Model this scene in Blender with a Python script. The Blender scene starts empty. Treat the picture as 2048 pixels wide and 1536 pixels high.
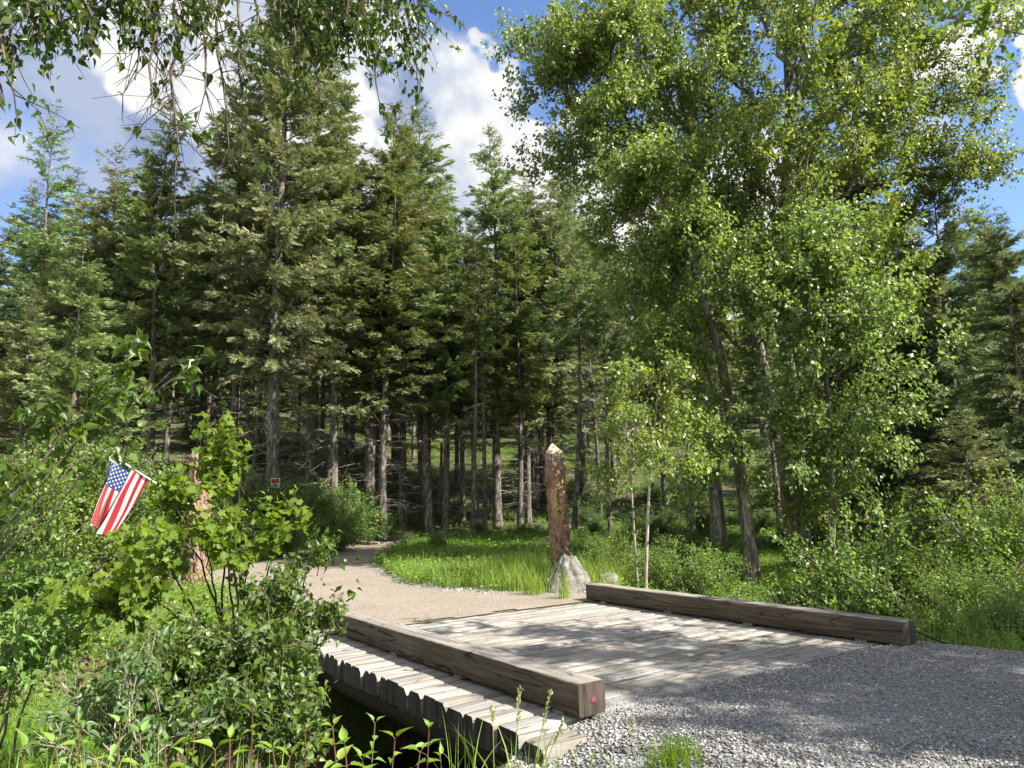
import bpy, math, numpy as np
from mathutils import Matrix, Vector, noise as mnoise
R = math.radians
sc = bpy.context.scene
COL = sc.collection
rng = np.random.default_rng(11)

# ------------------------------------------------------------------ camera
CAM = np.array([-3.7593, -4.5197, 1.6779])
YAW, PIT, ROL, FPX = 0.6160, 0.1599, -0.0225, 1450.16      # focal length in pixels of a 2048 px wide frame
FW = np.array([math.sin(YAW)*math.cos(PIT), math.cos(YAW)*math.cos(PIT), math.sin(PIT)])
_rt = np.array([math.cos(YAW), -math.sin(YAW), 0.0]); _up = np.cross(_rt, FW)
RT = _rt*math.cos(ROL) + _up*math.sin(ROL); UP = -_rt*math.sin(ROL) + _up*math.cos(ROL)
cam = bpy.data.cameras.new('camera'); cam.sensor_width = 36; cam.lens = FPX/2048*36
cam.clip_start = 0.05; cam.clip_end = 2000
co = bpy.data.objects.new('camera', cam); COL.objects.link(co); sc.camera = co
co.matrix_world = Matrix(((RT[0], UP[0], -FW[0], CAM[0]), (RT[1], UP[1], -FW[1], CAM[1]), (RT[2], UP[2], -FW[2], CAM[2]), (0, 0, 0, 1)))

# ------------------------------------------------------------------ light
SUN_AZ, SUN_EL = R(148), R(45)          # azimuth clockwise from +Y
SUN = np.array([math.sin(SUN_AZ)*math.cos(SUN_EL), math.cos(SUN_AZ)*math.cos(SUN_EL), math.sin(SUN_EL)])
sl = bpy.data.lights.new('sun', 'SUN'); sl.energy = 5.0; sl.angle = R(0.5); sl.color = (1.0, 0.94, 0.84)
so = bpy.data.objects.new('sun', sl); COL.objects.link(so)
so.rotation_euler = Vector(SUN).to_track_quat('Z', 'Y').to_euler()
sc.view_settings.view_transform = 'Standard'; sc.view_settings.look = 'None'
sc.view_settings.gamma = 1; sc.view_settings.exposure = 1.52
sc.cycles.max_bounces = 6; sc.cycles.diffuse_bounces = 3; sc.cycles.glossy_bounces = 2
sc.cycles.transmission_bounces = 4; sc.cycles.sample_clamp_indirect = 6
sc.cycles.use_denoising = True

def ray(px, py):
    d = FW + RT*(px-1024)/FPX + UP*(768-py)/FPX
    return d/np.linalg.norm(d)
def proj(p):
    q = np.asarray(p)-CAM; d = q@FW
    return 1024+FPX*(q@RT)/d, 768-FPX*(q@UP)/d
def at(px, py, z=0.0):
    d = ray(px, py); return CAM + d*((z-CAM[2])/d[2])
def atd(px, py, dist):
    d = ray(px, py); return CAM + d*(dist/math.hypot(d[0], d[1]))

# ------------------------------------------------------------------ world: sky and clouds by direction
world = bpy.data.worlds.new('World'); sc.world = world; world.use_nodes = True
class NT:
    """tiny node helper"""
    def __init__(s, nt): s.nt = nt; nt.nodes.clear()
    def n(s, typ, ins=None, **kw):
        nd = s.nt.nodes.new(typ)
        for k, v in kw.items(): setattr(nd, k, v)
        for k, v in (ins or {}).items():
            sock = nd.inputs[k]
            if isinstance(v, bpy.types.NodeSocket): s.nt.links.new(v, sock)
            else: sock.default_value = v
        return nd
    def math(s, op, a, b=None, clamp=False):
        ins = {0: a}
        if b is not None: ins[1] = b
        return s.n('ShaderNodeMath', ins, operation=op, use_clamp=clamp).outputs[0]
    def vm(s, op, a, b=None):
        ins = {0: a}
        if b is not None: ins[1] = b
        nd = s.n('ShaderNodeVectorMath', ins, operation=op)
        return nd.outputs['Value'] if op == 'DOT_PRODUCT' else nd.outputs[0]
    def mr(s, v, a, b, c, d, interp='LINEAR'):
        return s.n('ShaderNodeMapRange', {'Value': v, 'From Min': a, 'From Max': b, 'To Min': c, 'To Max': d}, interpolation_type=interp).outputs[0]
    def mix(s, f, a, b, blend='MIX'):
        nd = s.n('ShaderNodeMix', {0: f, 6: a, 7: b}, data_type='RGBA', blend_type=blend); return nd.outputs[2]
    def noise(s, vec, scale, detail=3, rough=.5, dist=0.0, out=0):
        return s.n('ShaderNodeTexNoise', {'Vector': vec, 'Scale': scale, 'Detail': detail, 'Roughness': rough, 'Distortion': dist}).outputs[out]
    def ramp(s, f, stops):
        nd = s.n('ShaderNodeValToRGB', {0: f}); cr = nd.color_ramp
        while len(cr.elements) < len(stops): cr.elements.new(.5)
        for e, (p, c) in zip(cr.elements, stops): e.position = p; e.color = (*c, 1) if len(c) == 3 else c
        return nd.outputs[0]
    def scale(s, vec, sx, sy, sz):
        return s.n('ShaderNodeMapping', {'Vector': vec, 'Scale': (sx, sy, sz)}).outputs[0]
W = NT(world.node_tree)
sky = W.n('ShaderNodeTexSky', sky_type='NISHITA', sun_disc=False, sun_elevation=SUN_EL, sun_rotation=SUN_AZ,
          altitude=900, air_density=1.0, dust_density=0.6, ozone_density=1.6).outputs[0]
dirv = W.n('ShaderNodeTexCoord').outputs['Generated']
f1 = W.noise(dirv, 7., 8, .50); f2 = W.noise(W.vm('ADD', dirv, (.03, -.02, .03)), 7., 8, .50)
big = W.noise(dirv, 2.2, 3, .5)
dwarp = W.vm('ADD', dirv, W.vm('MULTIPLY', W.vm('SUBTRACT', W.noise(dirv, 5., 4, .5, 0, 1), (.5, .5, .5)), (.07, .07, .07)))
def blob(px, py, r, soft):
    c = ray(px, py); ang = r/FPX
    return W.mr(W.vm('DOT_PRODUCT', dwarp, tuple(c)), math.cos(ang*1.0), math.cos(ang*(1-soft)), 0, 1, 'SMOOTHSTEP')
def union(lst):
    o = lst[0]
    for l in lst[1:]: o = W.math('MAXIMUM', o, l)
    return o
cum = union([blob(*a, .8) for a in [(945, 140, 130), (870, 150, 120), (900, 200, 150), (965, 250, 150), (830, 250, 230), (1010, 400, 200), (1120, 400, 190),
             (700, 150, 260), (480, 60, 260), (1990, 110, 150), (1400, 520, 260), (1990, 420, 30)]])
def fill_cloud(az, el, deg, soft):      # unseen cloud banks added for neutral fill light: azimuth from the view direction, elevation
    a = YAW+R(az); c = (math.sin(a)*math.cos(R(el)), math.cos(a)*math.cos(R(el)), math.sin(R(el)))
    return W.mr(W.vm('DOT_PRODUCT', dwarp, c), math.cos(R(deg)), math.cos(R(deg*(1-soft))), 0, 1, 'SMOOTHSTEP')
cum = union([cum]+[fill_cloud(*a, .7) for a in [(180, 35, 42), (-120, 40, 40), (140, 20, 25), (-75, 25, 24), (60, 62, 18), (-20, 80, 26), (85, 18, 22), (-150, 70, 25)]])
soft = union([blob(*a, .95) for a in [(150, 130, 330), (330, 230, 330), (700, 420, 500), (1050, 470, 300), (-250, 250, 330)]])
mc = W.mr(W.math('ADD', cum, W.math('MULTIPLY', W.math('SUBTRACT', f1, .5), 1.0)), .08, .36, 0, 1, 'SMOOTHSTEP')
ms = W.mr(W.math('ADD', soft, W.math('MULTIPLY', W.math('SUBTRACT', big, .5), 1.1)), .12, .75, 0, .88, 'SMOOTHSTEP')
lit = W.mr(W.math('ADD', W.math('MULTIPLY', W.math('SUBTRACT', f1, f2), 3.4), W.math('MULTIPLY', W.math('SUBTRACT', .62, big), .9)), -.30, .34, 0, 1, 'SMOOTHSTEP')
K = 3.05
ccol = W.mix(lit, (.60*K, .67*K, .80*K, 1), (1.0*K, .99*K, .98*K, 1))
scol = W.mix(lit, (.34*K, .42*K, .60*K, 1), (.50*K, .57*K, .72*K, 1))
skyc = W.mix(1.0, sky, (.64, .69, .82, 1), 'MULTIPLY')
c1 = W.mix(ms, skyc, scol); c2 = W.mix(mc, c1, ccol)
bg = W.n('ShaderNodeBackground', {'Color': c2, 'Strength': 0.12})
W.n('ShaderNodeOutputWorld', {'Surface': bg.outputs[0]})

# ------------------------------------------------------------------ geometry helpers
class Geo:
    def __init__(s): s.v = []; s.f = []; s.t = []; s.m = []; s.n = 0
    def add(s, v, f, t=0.5, m=0):
        v = np.asarray(v, dtype=np.float32).reshape(-1, 3); f = np.asarray(f, dtype=np.int64)
        if len(f) == 0: return
        s.v.append(v); s.f.append(f+s.n); s.n += len(v)
        t = np.broadcast_to(np.asarray(t, dtype=np.float32), (len(f),)); s.t.append(t)
        s.m.append(np.broadcast_to(np.asarray(m, dtype=np.int32), (len(f),)))
    def inst(s, tv, tf, O, X, Y, Z, t=0.5, m=0):
        """copies of a template: X,Y,Z (N,3) already scaled"""
        N = len(O); k = len(tv)
        if N == 0: return
        V = O[:, None, :] + tv[None, :, 0:1]*X[:, None, :] + tv[None, :, 1:2]*Y[:, None, :] + tv[None, :, 2:3]*Z[:, None, :]
        F = (np.arange(N)*k)[:, None, None] + tf[None]
        t = np.repeat(np.broadcast_to(np.asarray(t), (N,)), len(tf))
        s.add(V.reshape(-1, 3), F.reshape(-1, tf.shape[1]), t, m)
    def mesh(s, name, mats, smooth=False):
        me = bpy.data.meshes.new(name)
        V = np.concatenate(s.v); nl = np.concatenate([np.full(len(f), f.shape[1]) for f in s.f]); L = np.concatenate([f.ravel() for f in s.f])
        me.vertices.add(len(V)); me.vertices.foreach_set('co', V.ravel())
        me.loops.add(len(L)); me.loops.foreach_set('vertex_index', L.astype(np.int32))
        me.polygons.add(len(nl)); me.polygons.foreach_set('loop_start', (np.cumsum(nl)-nl).astype(np.int32))
        for m in mats: me.materials.append(m)
        me.polygons.foreach_set('material_index', np.concatenate(s.m).astype(np.int32))
        if smooth: me.polygons.foreach_set('use_smooth', np.ones(len(nl), dtype=bool))
        a = me.attributes.new('tint', 'FLOAT', 'FACE'); a.data.foreach_set('value', np.concatenate(s.t))
        me.update(calc_edges=True); me.validate()
        return me
    def build(s, name, mats, parent=None, smooth=False, loc=None):
        if not isinstance(mats, (list, tuple)): mats = [mats]
        o = bpy.data.objects.new(name, s.mesh(name, mats, smooth)); COL.objects.link(o)
        if parent is not None:
            o.parent = parent
        return o
def tag(o, label=None, cat=None, group=None, kind=None):
    if label: o['label'] = label
    if cat: o['category'] = cat
    if group: o['group'] = group
    if kind: o['kind'] = kind
    return o
def thing(name, loc, label, cat, group=None, rz=0.0):
    o = bpy.data.objects.new(name, None); COL.objects.link(o); o.empty_display_size = .2
    o.location = loc; o.rotation_euler = (0, 0, rz)
    return tag(o, label, cat, group)
def unit(a): return a/(np.linalg.norm(a, axis=-1, keepdims=True)+1e-9)
def rnd(n, a, b): return rng.uniform(a, b, n)
def rdir(n): return unit(rng.normal(size=(n, 3)))
def frame(D, Nn):
    """Y = D, Z near Nn"""
    Y = unit(D); X = unit(np.cross(Y, Nn)); return X, Y, np.cross(X, Y)
def tube(g, pts, rad, k=7, t=0.5, m=0, cap=True):
    pts = np.asarray(pts, float); n = len(pts); rad = np.broadcast_to(rad, (n,))
    T = unit(np.gradient(pts, axis=0)); ref = np.array([.3, .9, .1]) if abs(T[0][2]) > .8 else np.array([0, 0, 1.])
    X = unit(np.cross(T, ref)); Yv = np.cross(T, X); a = np.arange(k)*2*math.pi/k
    V = pts[:, None] + rad[:, None, None]*(np.cos(a)[None, :, None]*X[:, None] + np.sin(a)[None, :, None]*Yv[:, None])
    i = np.arange(n-1)[:, None]*k; j = np.arange(k)[None]; j2 = (j+1) % k
    F = np.stack([i+j, i+j2, i+k+j2, i+k+j], -1).reshape(-1, 4)
    g.add(V.reshape(-1, 3), F, t, m)
    if cap:
        g.add(V[-1], np.array([[0, q, q+1] for q in range(1, k-1)]), t, m); g.add(V[0], np.array([[0, q+1, q] for q in range(1, k-1)]), t, m)
def sticks(g, A, B, ra, rb, t=0.5, m=0):
    """many thin three-sided tapered sticks"""
    n = len(A); D = unit(B-A); X = unit(np.cross(D, np.array([.31, .22, .93]))); Yv = np.cross(D, X)
    a = np.arange(3)*2*math.pi/3
    ring = np.cos(a)[None, :, None]*X[:, None] + np.sin(a)[None, :, None]*Yv[:, None]
    ra = np.broadcast_to(ra, (n,))[:, None, None]; rb = np.broadcast_to(rb, (n,))[:, None, None]
    V = np.concatenate([A[:, None]+ring*ra, B[:, None]+ring*rb], 1).reshape(-1, 3)
    tf = np.array([[0, 1, 4, 3], [1, 2, 5, 4], [2, 0, 3, 5]])
    F = ((np.arange(n)*6)[:, None, None]+tf[None]).reshape(-1, 4)
    g.add(V, F, np.repeat(np.broadcast_to(t, (n,)), 3), m)
def bez(a, b, c, n):
    u = np.linspace(0, 1, n)[:, None]; return a*(1-u)**2+2*b*u*(1-u)+c*u*u

# leaf templates: x across, y along, z up
LEAF2 = (np.array([[0, 0, 0], [-.5, .42, .10], [0, 1, -.08], [.5, .42, .10]]), np.array([[0, 1, 2], [0, 2, 3]]))
def _heart():
    w = [(.0, 0), (.30, .06), (.46, .24), (.40, .46), (.22, .70), (.07, .90), (0, 1.12)]
    V = []; F = []
    for x, y in w: V.append((-x, y, .28*x-.22*y*y))
    for x, y in w[1:-1]: V.append((x, y, .28*x-.22*y*y))
    mid = [(0, y, -.02-.22*y*y) for x, y in w[1:-1]]; b = len(V); V += mid
    L = list(range(7)); Rr = [0]+list(range(7, 12))+[6]; M = [0]+list(range(b, b+5))+[6]
    T = []
    for i in range(6):
        for S, fl in ((L, 0), (Rr, 1)):
            q = [S[i], S[i+1], M[i+1], M[i]]
            if fl: q = q[::-1]
            q2 = [];
            for z in q:
                if z not in q2: q2.append(z)
            T.append(q2[:3])
            if len(q2) == 4: T.append([q2[0], q2[2], q2[3]])
    return np.array(V, float), np.array(T)
HEART = _heart()
def _oval():
    V, F = HEART; V = V.copy(); V[:, 0] *= .82*(1-.0*V[:, 1]); V[:, 1] = V[:, 1]; return V, F
OVAL = _oval()
def _maple():
    P = [(0, 0), (-.20, -.06), (-.46, .10), (-.36, .22), (-.62, .46), (-.50, .52), (-.44, .74), (-.24, .60), (-.20, .84), (0, 1.08)]
    P = P+[(-x, y) for x, y in P[-2:0:-1]]
    V = [(x, y, .18*abs(x)-.15*y*y) for x, y in P]+[(0, .42, -.03)]; c = len(V)-1; n = len(P)
    return np.array(V, float), np.array([[i, (i+1) % n, c] for i in range(n)])
MAPLE = _maple()
def _spray(seed, n=7, w=.075, droop=.25):
    r = np.random.default_rng(seed); V = []; F = []
    def rh(p, d, L, wd, up):
        b = len(V); s = np.cross(d, up); s /= np.linalg.norm(s)
        V.extend([p, p+d*L*.45+s*wd, p+d*L, p+d*L*.45-s*wd]); F.append([b, b+1, b+2, b+3])
    for i in range(n):
        y = (i+.6)/n; z = -droop*y*y
        for sgn in (-1, 1):
            a = R(r.uniform(32, 62)); d = np.array([sgn*math.sin(a), math.cos(a), r.uniform(-.25, .35)]); d /= np.linalg.norm(d)
            rh(np.array([0, y*.85, z]), d, r.uniform(.26, .42)*(1-.45*y), w*r.uniform(.7, 1.1), np.array([r.uniform(-.5, .5), 0, 1.]))
    rh(np.array([0, .8, -droop*.64]), np.array([0, 1, -.2]), .3, w, np.array([0, 0, 1.]))
    return np.array(V), np.array(F)
SPR = [_spray(i) for i in range(4)]

# ------------------------------------------------------------------ materials
def newmat(name):
    m = bpy.data.materials.new(name); m.use_nodes = True; return m, NT(m.node_tree)
def out(N, sh, disp=None):
    N.n('ShaderNodeOutputMaterial', {'Surface': sh})
def tint(N): return N.n('ShaderNodeAttribute', attribute_name='tint').outputs['Fac']
def leafmat(name, dark, light, trans=.4, tcol=None, rough=.45, spec=.4, odd=None):
    m, N = newmat(name); t = tint(N)
    stops = [(0, dark), (.85, light)]
    if odd: stops += [(.93, light), (1, odd)]
    oi = N.n('ShaderNodeObjectInfo').outputs['Random']
    c = N.ramp(t, stops)
    c = N.n('ShaderNodeHueSaturation', {'Hue': N.mr(oi, 0, 1, .485, .515), 'Saturation': N.mr(oi, 0, 1, 1.08, .9), 'Value': N.mr(oi, 0, 1, .85, 1.15), 'Color': c}).outputs[0]
    p = N.n('ShaderNodeBsdfPrincipled', {'Base Color': c, 'Roughness': rough, 'Specular IOR Level': spec})
    if trans > 0:
        tc = N.mix(1.0, c, (*(tcol or (1.5, 1.35, .55)), 1), 'MULTIPLY')
        tr = N.n('ShaderNodeBsdfTranslucent', {'Color': tc})
        out(N, N.n('ShaderNodeMixShader', {0: trans, 1: p.outputs[0], 2: tr.outputs[0]}).outputs[0])
    else: out(N, p.outputs[0])
    return m
M = {}
M['fir'] = leafmat('fir_needles', (.095, .140, .060), (.23, .295, .135), .25, (1.3, 1.3, .6), .6, .25, (.27, .21, .09))
M['fir_olive'] = leafmat('olive_fir_needles', (.115, .142, .068), (.27, .30, .155), .25, (1.2, 1.2, .6), .6, .25, (.28, .23, .11))
M['fir_fresh'] = leafmat('fresh_fir_needles', (.115, .17, .065), (.25, .32, .13), .25, (1.3, 1.3, .6), .6, .25)
M['spruce'] = leafmat('spruce_needles', (.085, .120, .062), (.205, .25, .125), .22, (1.2, 1.2, .6), .6, .25)
M['larch'] = leafmat('larch_needles', (.13, .21, .08), (.23, .32, .13), .25, (1.3, 1.3, .6), .6, .2)
M['poplar'] = leafmat('cottonwood_leaves', (.080, .145, .034), (.27, .345, .100), .40, (1.3, 1.3, .55), .42, .5, (.29, .34, .12))
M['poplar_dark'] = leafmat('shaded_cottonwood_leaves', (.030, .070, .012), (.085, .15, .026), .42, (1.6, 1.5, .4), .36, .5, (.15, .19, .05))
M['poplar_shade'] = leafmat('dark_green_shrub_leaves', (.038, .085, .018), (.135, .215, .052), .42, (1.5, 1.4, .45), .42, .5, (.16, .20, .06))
M['sapleaf'] = leafmat('young_cottonwood_leaves', (.10, .16, .03), (.25, .33, .07), .45, (1.4, 1.3, .4), .36, .6, (.34, .25, .08))
M['poplar_near'] = leafmat('near_cottonwood_leaves', (.050, .11, .018), (.115, .20, .036), .45, (1.6, 1.5, .4), .36, .6, (.20, .25, .06))
M['maple'] = leafmat('maple_leaves', (.09, .17, .028), (.20, .30, .055), .5, (1.4, 1.35, .4), .5, .3)
M['shrub'] = leafmat('shrub_leaves', (.085, .16, .032), (.20, .31, .07), .42, (1.4, 1.35, .45), .45, .4, (.29, .33, .10))
M['shrub_dark'] = leafmat('dark_shrub_leaves', (.045, .095, .024), (.11, .185, .045), .4, (1.5, 1.4, .45), .42, .5)
M['dogwood'] = leafmat('dogwood_leaves', (.13, .24, .04), (.25, .38, .07), .5, (1.35, 1.3, .5), .45, .4)
M['grass'] = leafmat('grass_blades', (.14, .24, .03), (.30, .40, .075), .42, (1.35, 1.3, .5), .5, .3, (.45, .40, .20))
M['grass_seed'] = leafmat('grass_seed_heads', (.28, .30, .14), (.42, .42, .22), .3, (1.2, 1.2, .6), .6, .2)
M['fern'] = leafmat('fine_green_fronds', (.12, .26, .02), (.24, .40, .045), .4, (1.4, 1.4, .4), .5, .3)
M['cover'] = leafmat('low_plant_leaves', (.075, .165, .030), (.18, .30, .06), .38, (1.4, 1.35, .5), .5, .35, (.27, .32, .10))
M['redstem'] = leafmat('red_brown_stems', (.09, .045, .025), (.16, .09, .045), 0)
M['greenstem'] = leafmat('green_stems', (.14, .20, .06), (.22, .28, .09), 0)

def barkmat(name, c1, c2, sc=14, strength=.6, lich=None):
    m, N = newmat(name); oc = N.n('ShaderNodeTexCoord').outputs['Object']
    v = N.scale(oc, 1, 1, .22); n1 = N.noise(v, sc, 5, .65, .6); n2 = N.noise(oc, 1.3, 3)
    oi = N.n('ShaderNodeObjectInfo').outputs['Random']
    c = N.ramp(N.mr(n1, .34, .66, 0, 1), [(0, tuple(x*.35 for x in c1)), (.45, c1), (1, c2)])
    if lich: c = N.mix(N.mr(n2, .55, .68, 0, .7), c, (*lich, 1))
    c = N.n('ShaderNodeHueSaturation', {'Hue': .5, 'Saturation': 1.0, 'Value': N.mr(oi, 0, 1, .75, 1.2), 'Color': c}).outputs[0]
    b = N.n('ShaderNodeBump', {'Strength': strength, 'Distance': .03, 'Height': n1}).outputs[0]
    out(N, N.n('ShaderNodeBsdfPrincipled', {'Base Color': c, 'Roughness': .9, 'Specular IOR Level': .15, 'Normal': b}).outputs[0]); return m
M['firbark'] = barkmat('fir_bark', (.12, .105, .09), (.32, .285, .245), 12, .8, (.17, .18, .12))
M['palebark'] = barkmat('pale_cottonwood_bark', (.14, .12, .095), (.34, .31, .25), 9, .8)
M['darkbark'] = barkmat('dark_wood_bark', (.07, .055, .042), (.15, .125, .10), 12)
M['sapbark'] = barkmat('smooth_sapling_bark', (.30, .27, .20), (.46, .42, .33), 8, .2)
M['deadtwig'] = barkmat('dead_grey_twigs', (.22, .195, .17), (.40, .37, .33), 8, .2)
M['twigdark'] = barkmat('grey_brown_twigs', (.10, .082, .065), (.21, .18, .15), 8, .2)
M['greytwig'] = barkmat('grey_twigs', (.20, .165, .13), (.36, .32, .27), 8, .2)

def woodmat(name, axis, ca, cb, cc, grain=26, crack=.0, dirt=None, spec=.2):
    """weathered timber with grain running along the axis"""
    m, N = newmat(name); oc = N.n('ShaderNodeTexCoord').outputs['Object']; t = tint(N)
    off = N.n('ShaderNodeCombineXYZ', {0: N.math('MULTIPLY', t, 37.), 1: N.math('MULTIPLY', t, 51.), 2: N.math('MULTIPLY', t, 23.)}).outputs[0]
    ov = N.vm('ADD', oc, off)
    s = [1., 1., 1.]; s[axis] = .045
    n1 = N.noise(N.scale(ov, *s), grain, 5, .6, .35)
    s[axis] = .02; n2 = N.noise(N.scale(ov, *s), grain*2.6, 3, .6, .2)
    s[axis] = .10; n3 = N.noise(N.scale(ov, *s), 5.5, 2, .5, .8)
    c = N.ramp(N.mr(n1, .3, .7, 0, 1), [(0, ca), (.5, cb), (1, cc)])
    c = N.mix(N.mr(n2, .60, .72, 0, .55), c, (*[x*.4 for x in ca], 1))
    c = N.mix(N.mr(N.noise(ov, 1.9, 4, .6), .45, .70, 0, .35), c, (*[x*.62 for x in cb], 1))
    ck = N.mr(N.math('ABSOLUTE', N.math('SUBTRACT', n3, .5)), .0, .012, 1, 0)
    ck = N.math('MULTIPLY', ck, crack)
    c = N.mix(ck, c, (.012, .010, .008, 1))
    kn = N.n('ShaderNodeTexVoronoi', {'Vector': N.scale(ov, *[1 if i != axis else .55 for i in range(3)]), 'Scale': 2.3}).outputs['Distance']
    c = N.mix(N.mr(kn, .02, .07, .75, 0), c, (*[x*.25 for x in ca], 1))
    if dirt:
        dn = N.noise(oc, 1.1, 5, .62)
        c = N.mix(N.mr(dn, .50, .66, 0, dirt[1]), c, (*dirt[0], 1))
    hue = N.n('ShaderNodeHueSaturation', {'Hue': .5, 'Saturation': N.mr(t, 0, 1, .6, 1.3), 'Value': N.mr(N.math('FRACT', N.math('MULTIPLY', t, 7.3)), 0, 1, .80, 1.14), 'Color': c}).outputs[0]
    h = N.math('SUBTRACT', N.math('ADD', n1, N.math('MULTIPLY', n2, -.5)), N.math('MULTIPLY', ck, 1.4))
    b = N.n('ShaderNodeBump', {'Strength': .55, 'Distance': .012, 'Height': h}).outputs[0]
    out(N, N.n('ShaderNodeBsdfPrincipled', {'Base Color': hue, 'Roughness': .8, 'Specular IOR Level': spec, 'Normal': b}).outputs[0]); return m
M['deck'] = woodmat('weathered_deck_timber', 0, (.155, .14, .122), (.27, .252, .226), (.375, .355, .33), 26, .8, ((.21, .18, .145), .55))
M['beam'] = woodmat('brown_curb_timber', 1, (.048, .035, .022), (.092, .071, .048), (.14, .113, .080), 30, 1.0)
M['beamtop'] = woodmat('grey_curb_timber_top', 1, (.13, .115, .098), (.22, .20, .175), (.30, .278, .25), 30, .7)
M['beamend'] = woodmat('sawn_timber_end', 2, (.045, .034, .028), (.075, .058, .048), (.11, .088, .072), 14, .7)
M['log'] = woodmat('creosoted_log', 1, (.03, .025, .02), (.05, .042, .035), (.07, .06, .05), 20, .5)
M['cutwood'] = woodmat('fresh_cut_wood', 2, (.42, .33, .20), (.58, .49, .33), (.66, .58, .42), 18, .3)
M['plankend'] = woodmat('shade_darkened_plank_ends', 2, (.022, .022, .019), (.05, .048, .042), (.085, .082, .072), 16, .8)  # shade on the plank end faces is put into this dark colour
def plain(name, col, rough=.6, spec=.3, metal=0., nz=0.):
    m, N = newmat(name); c = (*col, 1)
    if nz:
        oc = N.n('ShaderNodeTexCoord').outputs['Object']
        c = N.mix(N.mr(N.noise(oc, 9, 4, .6), .35, .65, 0, 1), (*[x*(1-nz) for x in col], 1), (*[min(1, x*(1+nz)) for x in col], 1))
    out(N, N.n('ShaderNodeBsdfPrincipled', {'Base Color': c, 'Roughness': rough, 'Specular IOR Level': spec, 'Metallic': metal}).outputs[0]); return m
def cloth(name, col):
    m, N = newmat(name); oc = N.n('ShaderNodeTexCoord').outputs['Object']
    b = N.n('ShaderNodeBump', {'Strength': .3, 'Distance': .004, 'Height': N.noise(oc, 60, 2)}).outputs[0]
    p = N.n('ShaderNodeBsdfPrincipled', {'Base Color': (*col, 1), 'Roughness': .6, 'Specular IOR Level': .3, 'Sheen Weight': .2, 'Normal': b})
    tr = N.n('ShaderNodeBsdfTranslucent', {'Color': (*col, 1)})
    out(N, N.n('ShaderNodeMixShader', {0: .3, 1: p.outputs[0], 2: tr.outputs[0]}).outputs[0]); return m

# ------------------------------------------------------------------ terrain
def sst(a, b, x): t = np.clip((np.asarray(x)-a)/(b-a), 0, 1); return t*t*(3-2*t)
def wav(x, y):
    return (np.sin(x*.9+y*.4+1)+np.sin(x*.31-y*.83)+.6*np.sin(x*1.9+y*1.3)+.5*np.sin(y*2.7-x*1.1+2)+.3*np.sin(x*4.1+y*3.3))/3.4
def H(x, y):
    x = np.asarray(x, float); y = np.asarray(y, float)
    dx, dy = x-CAM[0], y-CAM[1]; u = .816*dx-.578*dy; v = .578*dx+.816*dy
    t = u/np.maximum(v, 4.)
    s = np.maximum(v-22, 0)
    hc = np.where(s < 14, .0026*s*s, .51+.24*(s-14)); hc = np.where(s > 40, .51+.24*26+.16*(s-40), hc)
    s2 = np.maximum(v-27, 0)
    hl = np.where(s2 < 10, .036*s2*s2, 3.6+.22*(s2-10))
    wl = 1-sst(-.26, -.10, t)
    z = hc*(1-wl)+hl*wl
    z = np.minimum(z, 20.)
    rough = sst(9, 22, v)
    z = z+rough*.16*wav(x*.8, y*.8)*sst(24, 30, v)
    # creek channel under the bridge, running along x
    yc = 2.45+np.where(x < -1, (x+1)*-.10, 0)+np.where(x > 6, (x-6)*.25, 0)
    hw = 2.2+.18*np.abs(wav(x, 0))
    ch = 1-sst(hw-.45, hw+.15+.5*sst(.6, 3, -x), np.abs(y-yc))
    z = z-1.75*ch*(1-.72*sst(-1.8, -3.2, x))
    # low ground beside the near road
    near = 1-sst(-.2, 1.5, y)
    z = z-.55*near*sst(-.9, -2.3, x)*sst(1.2, 3.0, np.hypot(dx, dy))
    z = z-.20*near*sst(.30, -.75, x)*(1-sst(2., 3.5, -y))
    z = z-.75*near*sst(4.9, 7.0, x+.22*(y+1))*(1-sst(40, 60, x))
    z = z-.55*sst(5.6, 8.0, x-.55*np.maximum(y-6, 0))*sst(.5, 2, y)*(1-sst(20, 30, v))
    return z
def colg(px, dist):
    py = 1010.
    for _ in range(6):
        p = atd(px, py, dist); z = float(H(p[0], p[1])); py = proj((p[0], p[1], z))[1]
    return np.array([p[0], p[1], z])

nr, na = 330, 330
rr = np.concatenate([[0.0], np.geomspace(.4, 900, nr)]); aa = np.arange(na)*2*math.pi/na
X = CAM[0]+rr[:, None]*np.sin(aa)[None]; Y = CAM[1]+rr[:, None]*np.cos(aa)[None]
Z = H(X, Y)
i = np.arange(nr)[:, None]*na; j = np.arange(na)[None]; j2 = (j+1) % na
g = Geo(); g.add(np.stack([X, Y, Z], -1).reshape(-1, 3), np.stack([i+j, i+na+j, i+na+j2, i+j2], -1).reshape(-1, 4))
m, N = newmat('forest_floor'); oc = N.n('ShaderNodeTexCoord').outputs['Object']
n1 = N.noise(oc, .35, 5, .6); n2 = N.noise(oc, 9, 5, .7); n3 = N.noise(oc, 1.4, 4, .6)
c = N.ramp(N.mr(n2, .3, .7, 0, 1), [(0, (.045, .034, .022)), (.5, (.11, .085, .055)), (1, (.22, .18, .125))])
c = N.mix(N.mr(N.math('ADD', n1, N.math('MULTIPLY', n3, .4)), .60, .78, 0, .8), c, (.06, .10, .025, 1))
b = N.n('ShaderNodeBump', {'Strength': .9, 'Distance': .06, 'Height': n2}).outputs[0]
out(N, N.n('ShaderNodeBsdfPrincipled', {'Base Color': c, 'Roughness': .95, 'Specular IOR Level': .1, 'Normal': b}).outputs[0]); M['floor'] = m
tag(g.build('ground', m, smooth=True), kind='structure')

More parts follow.
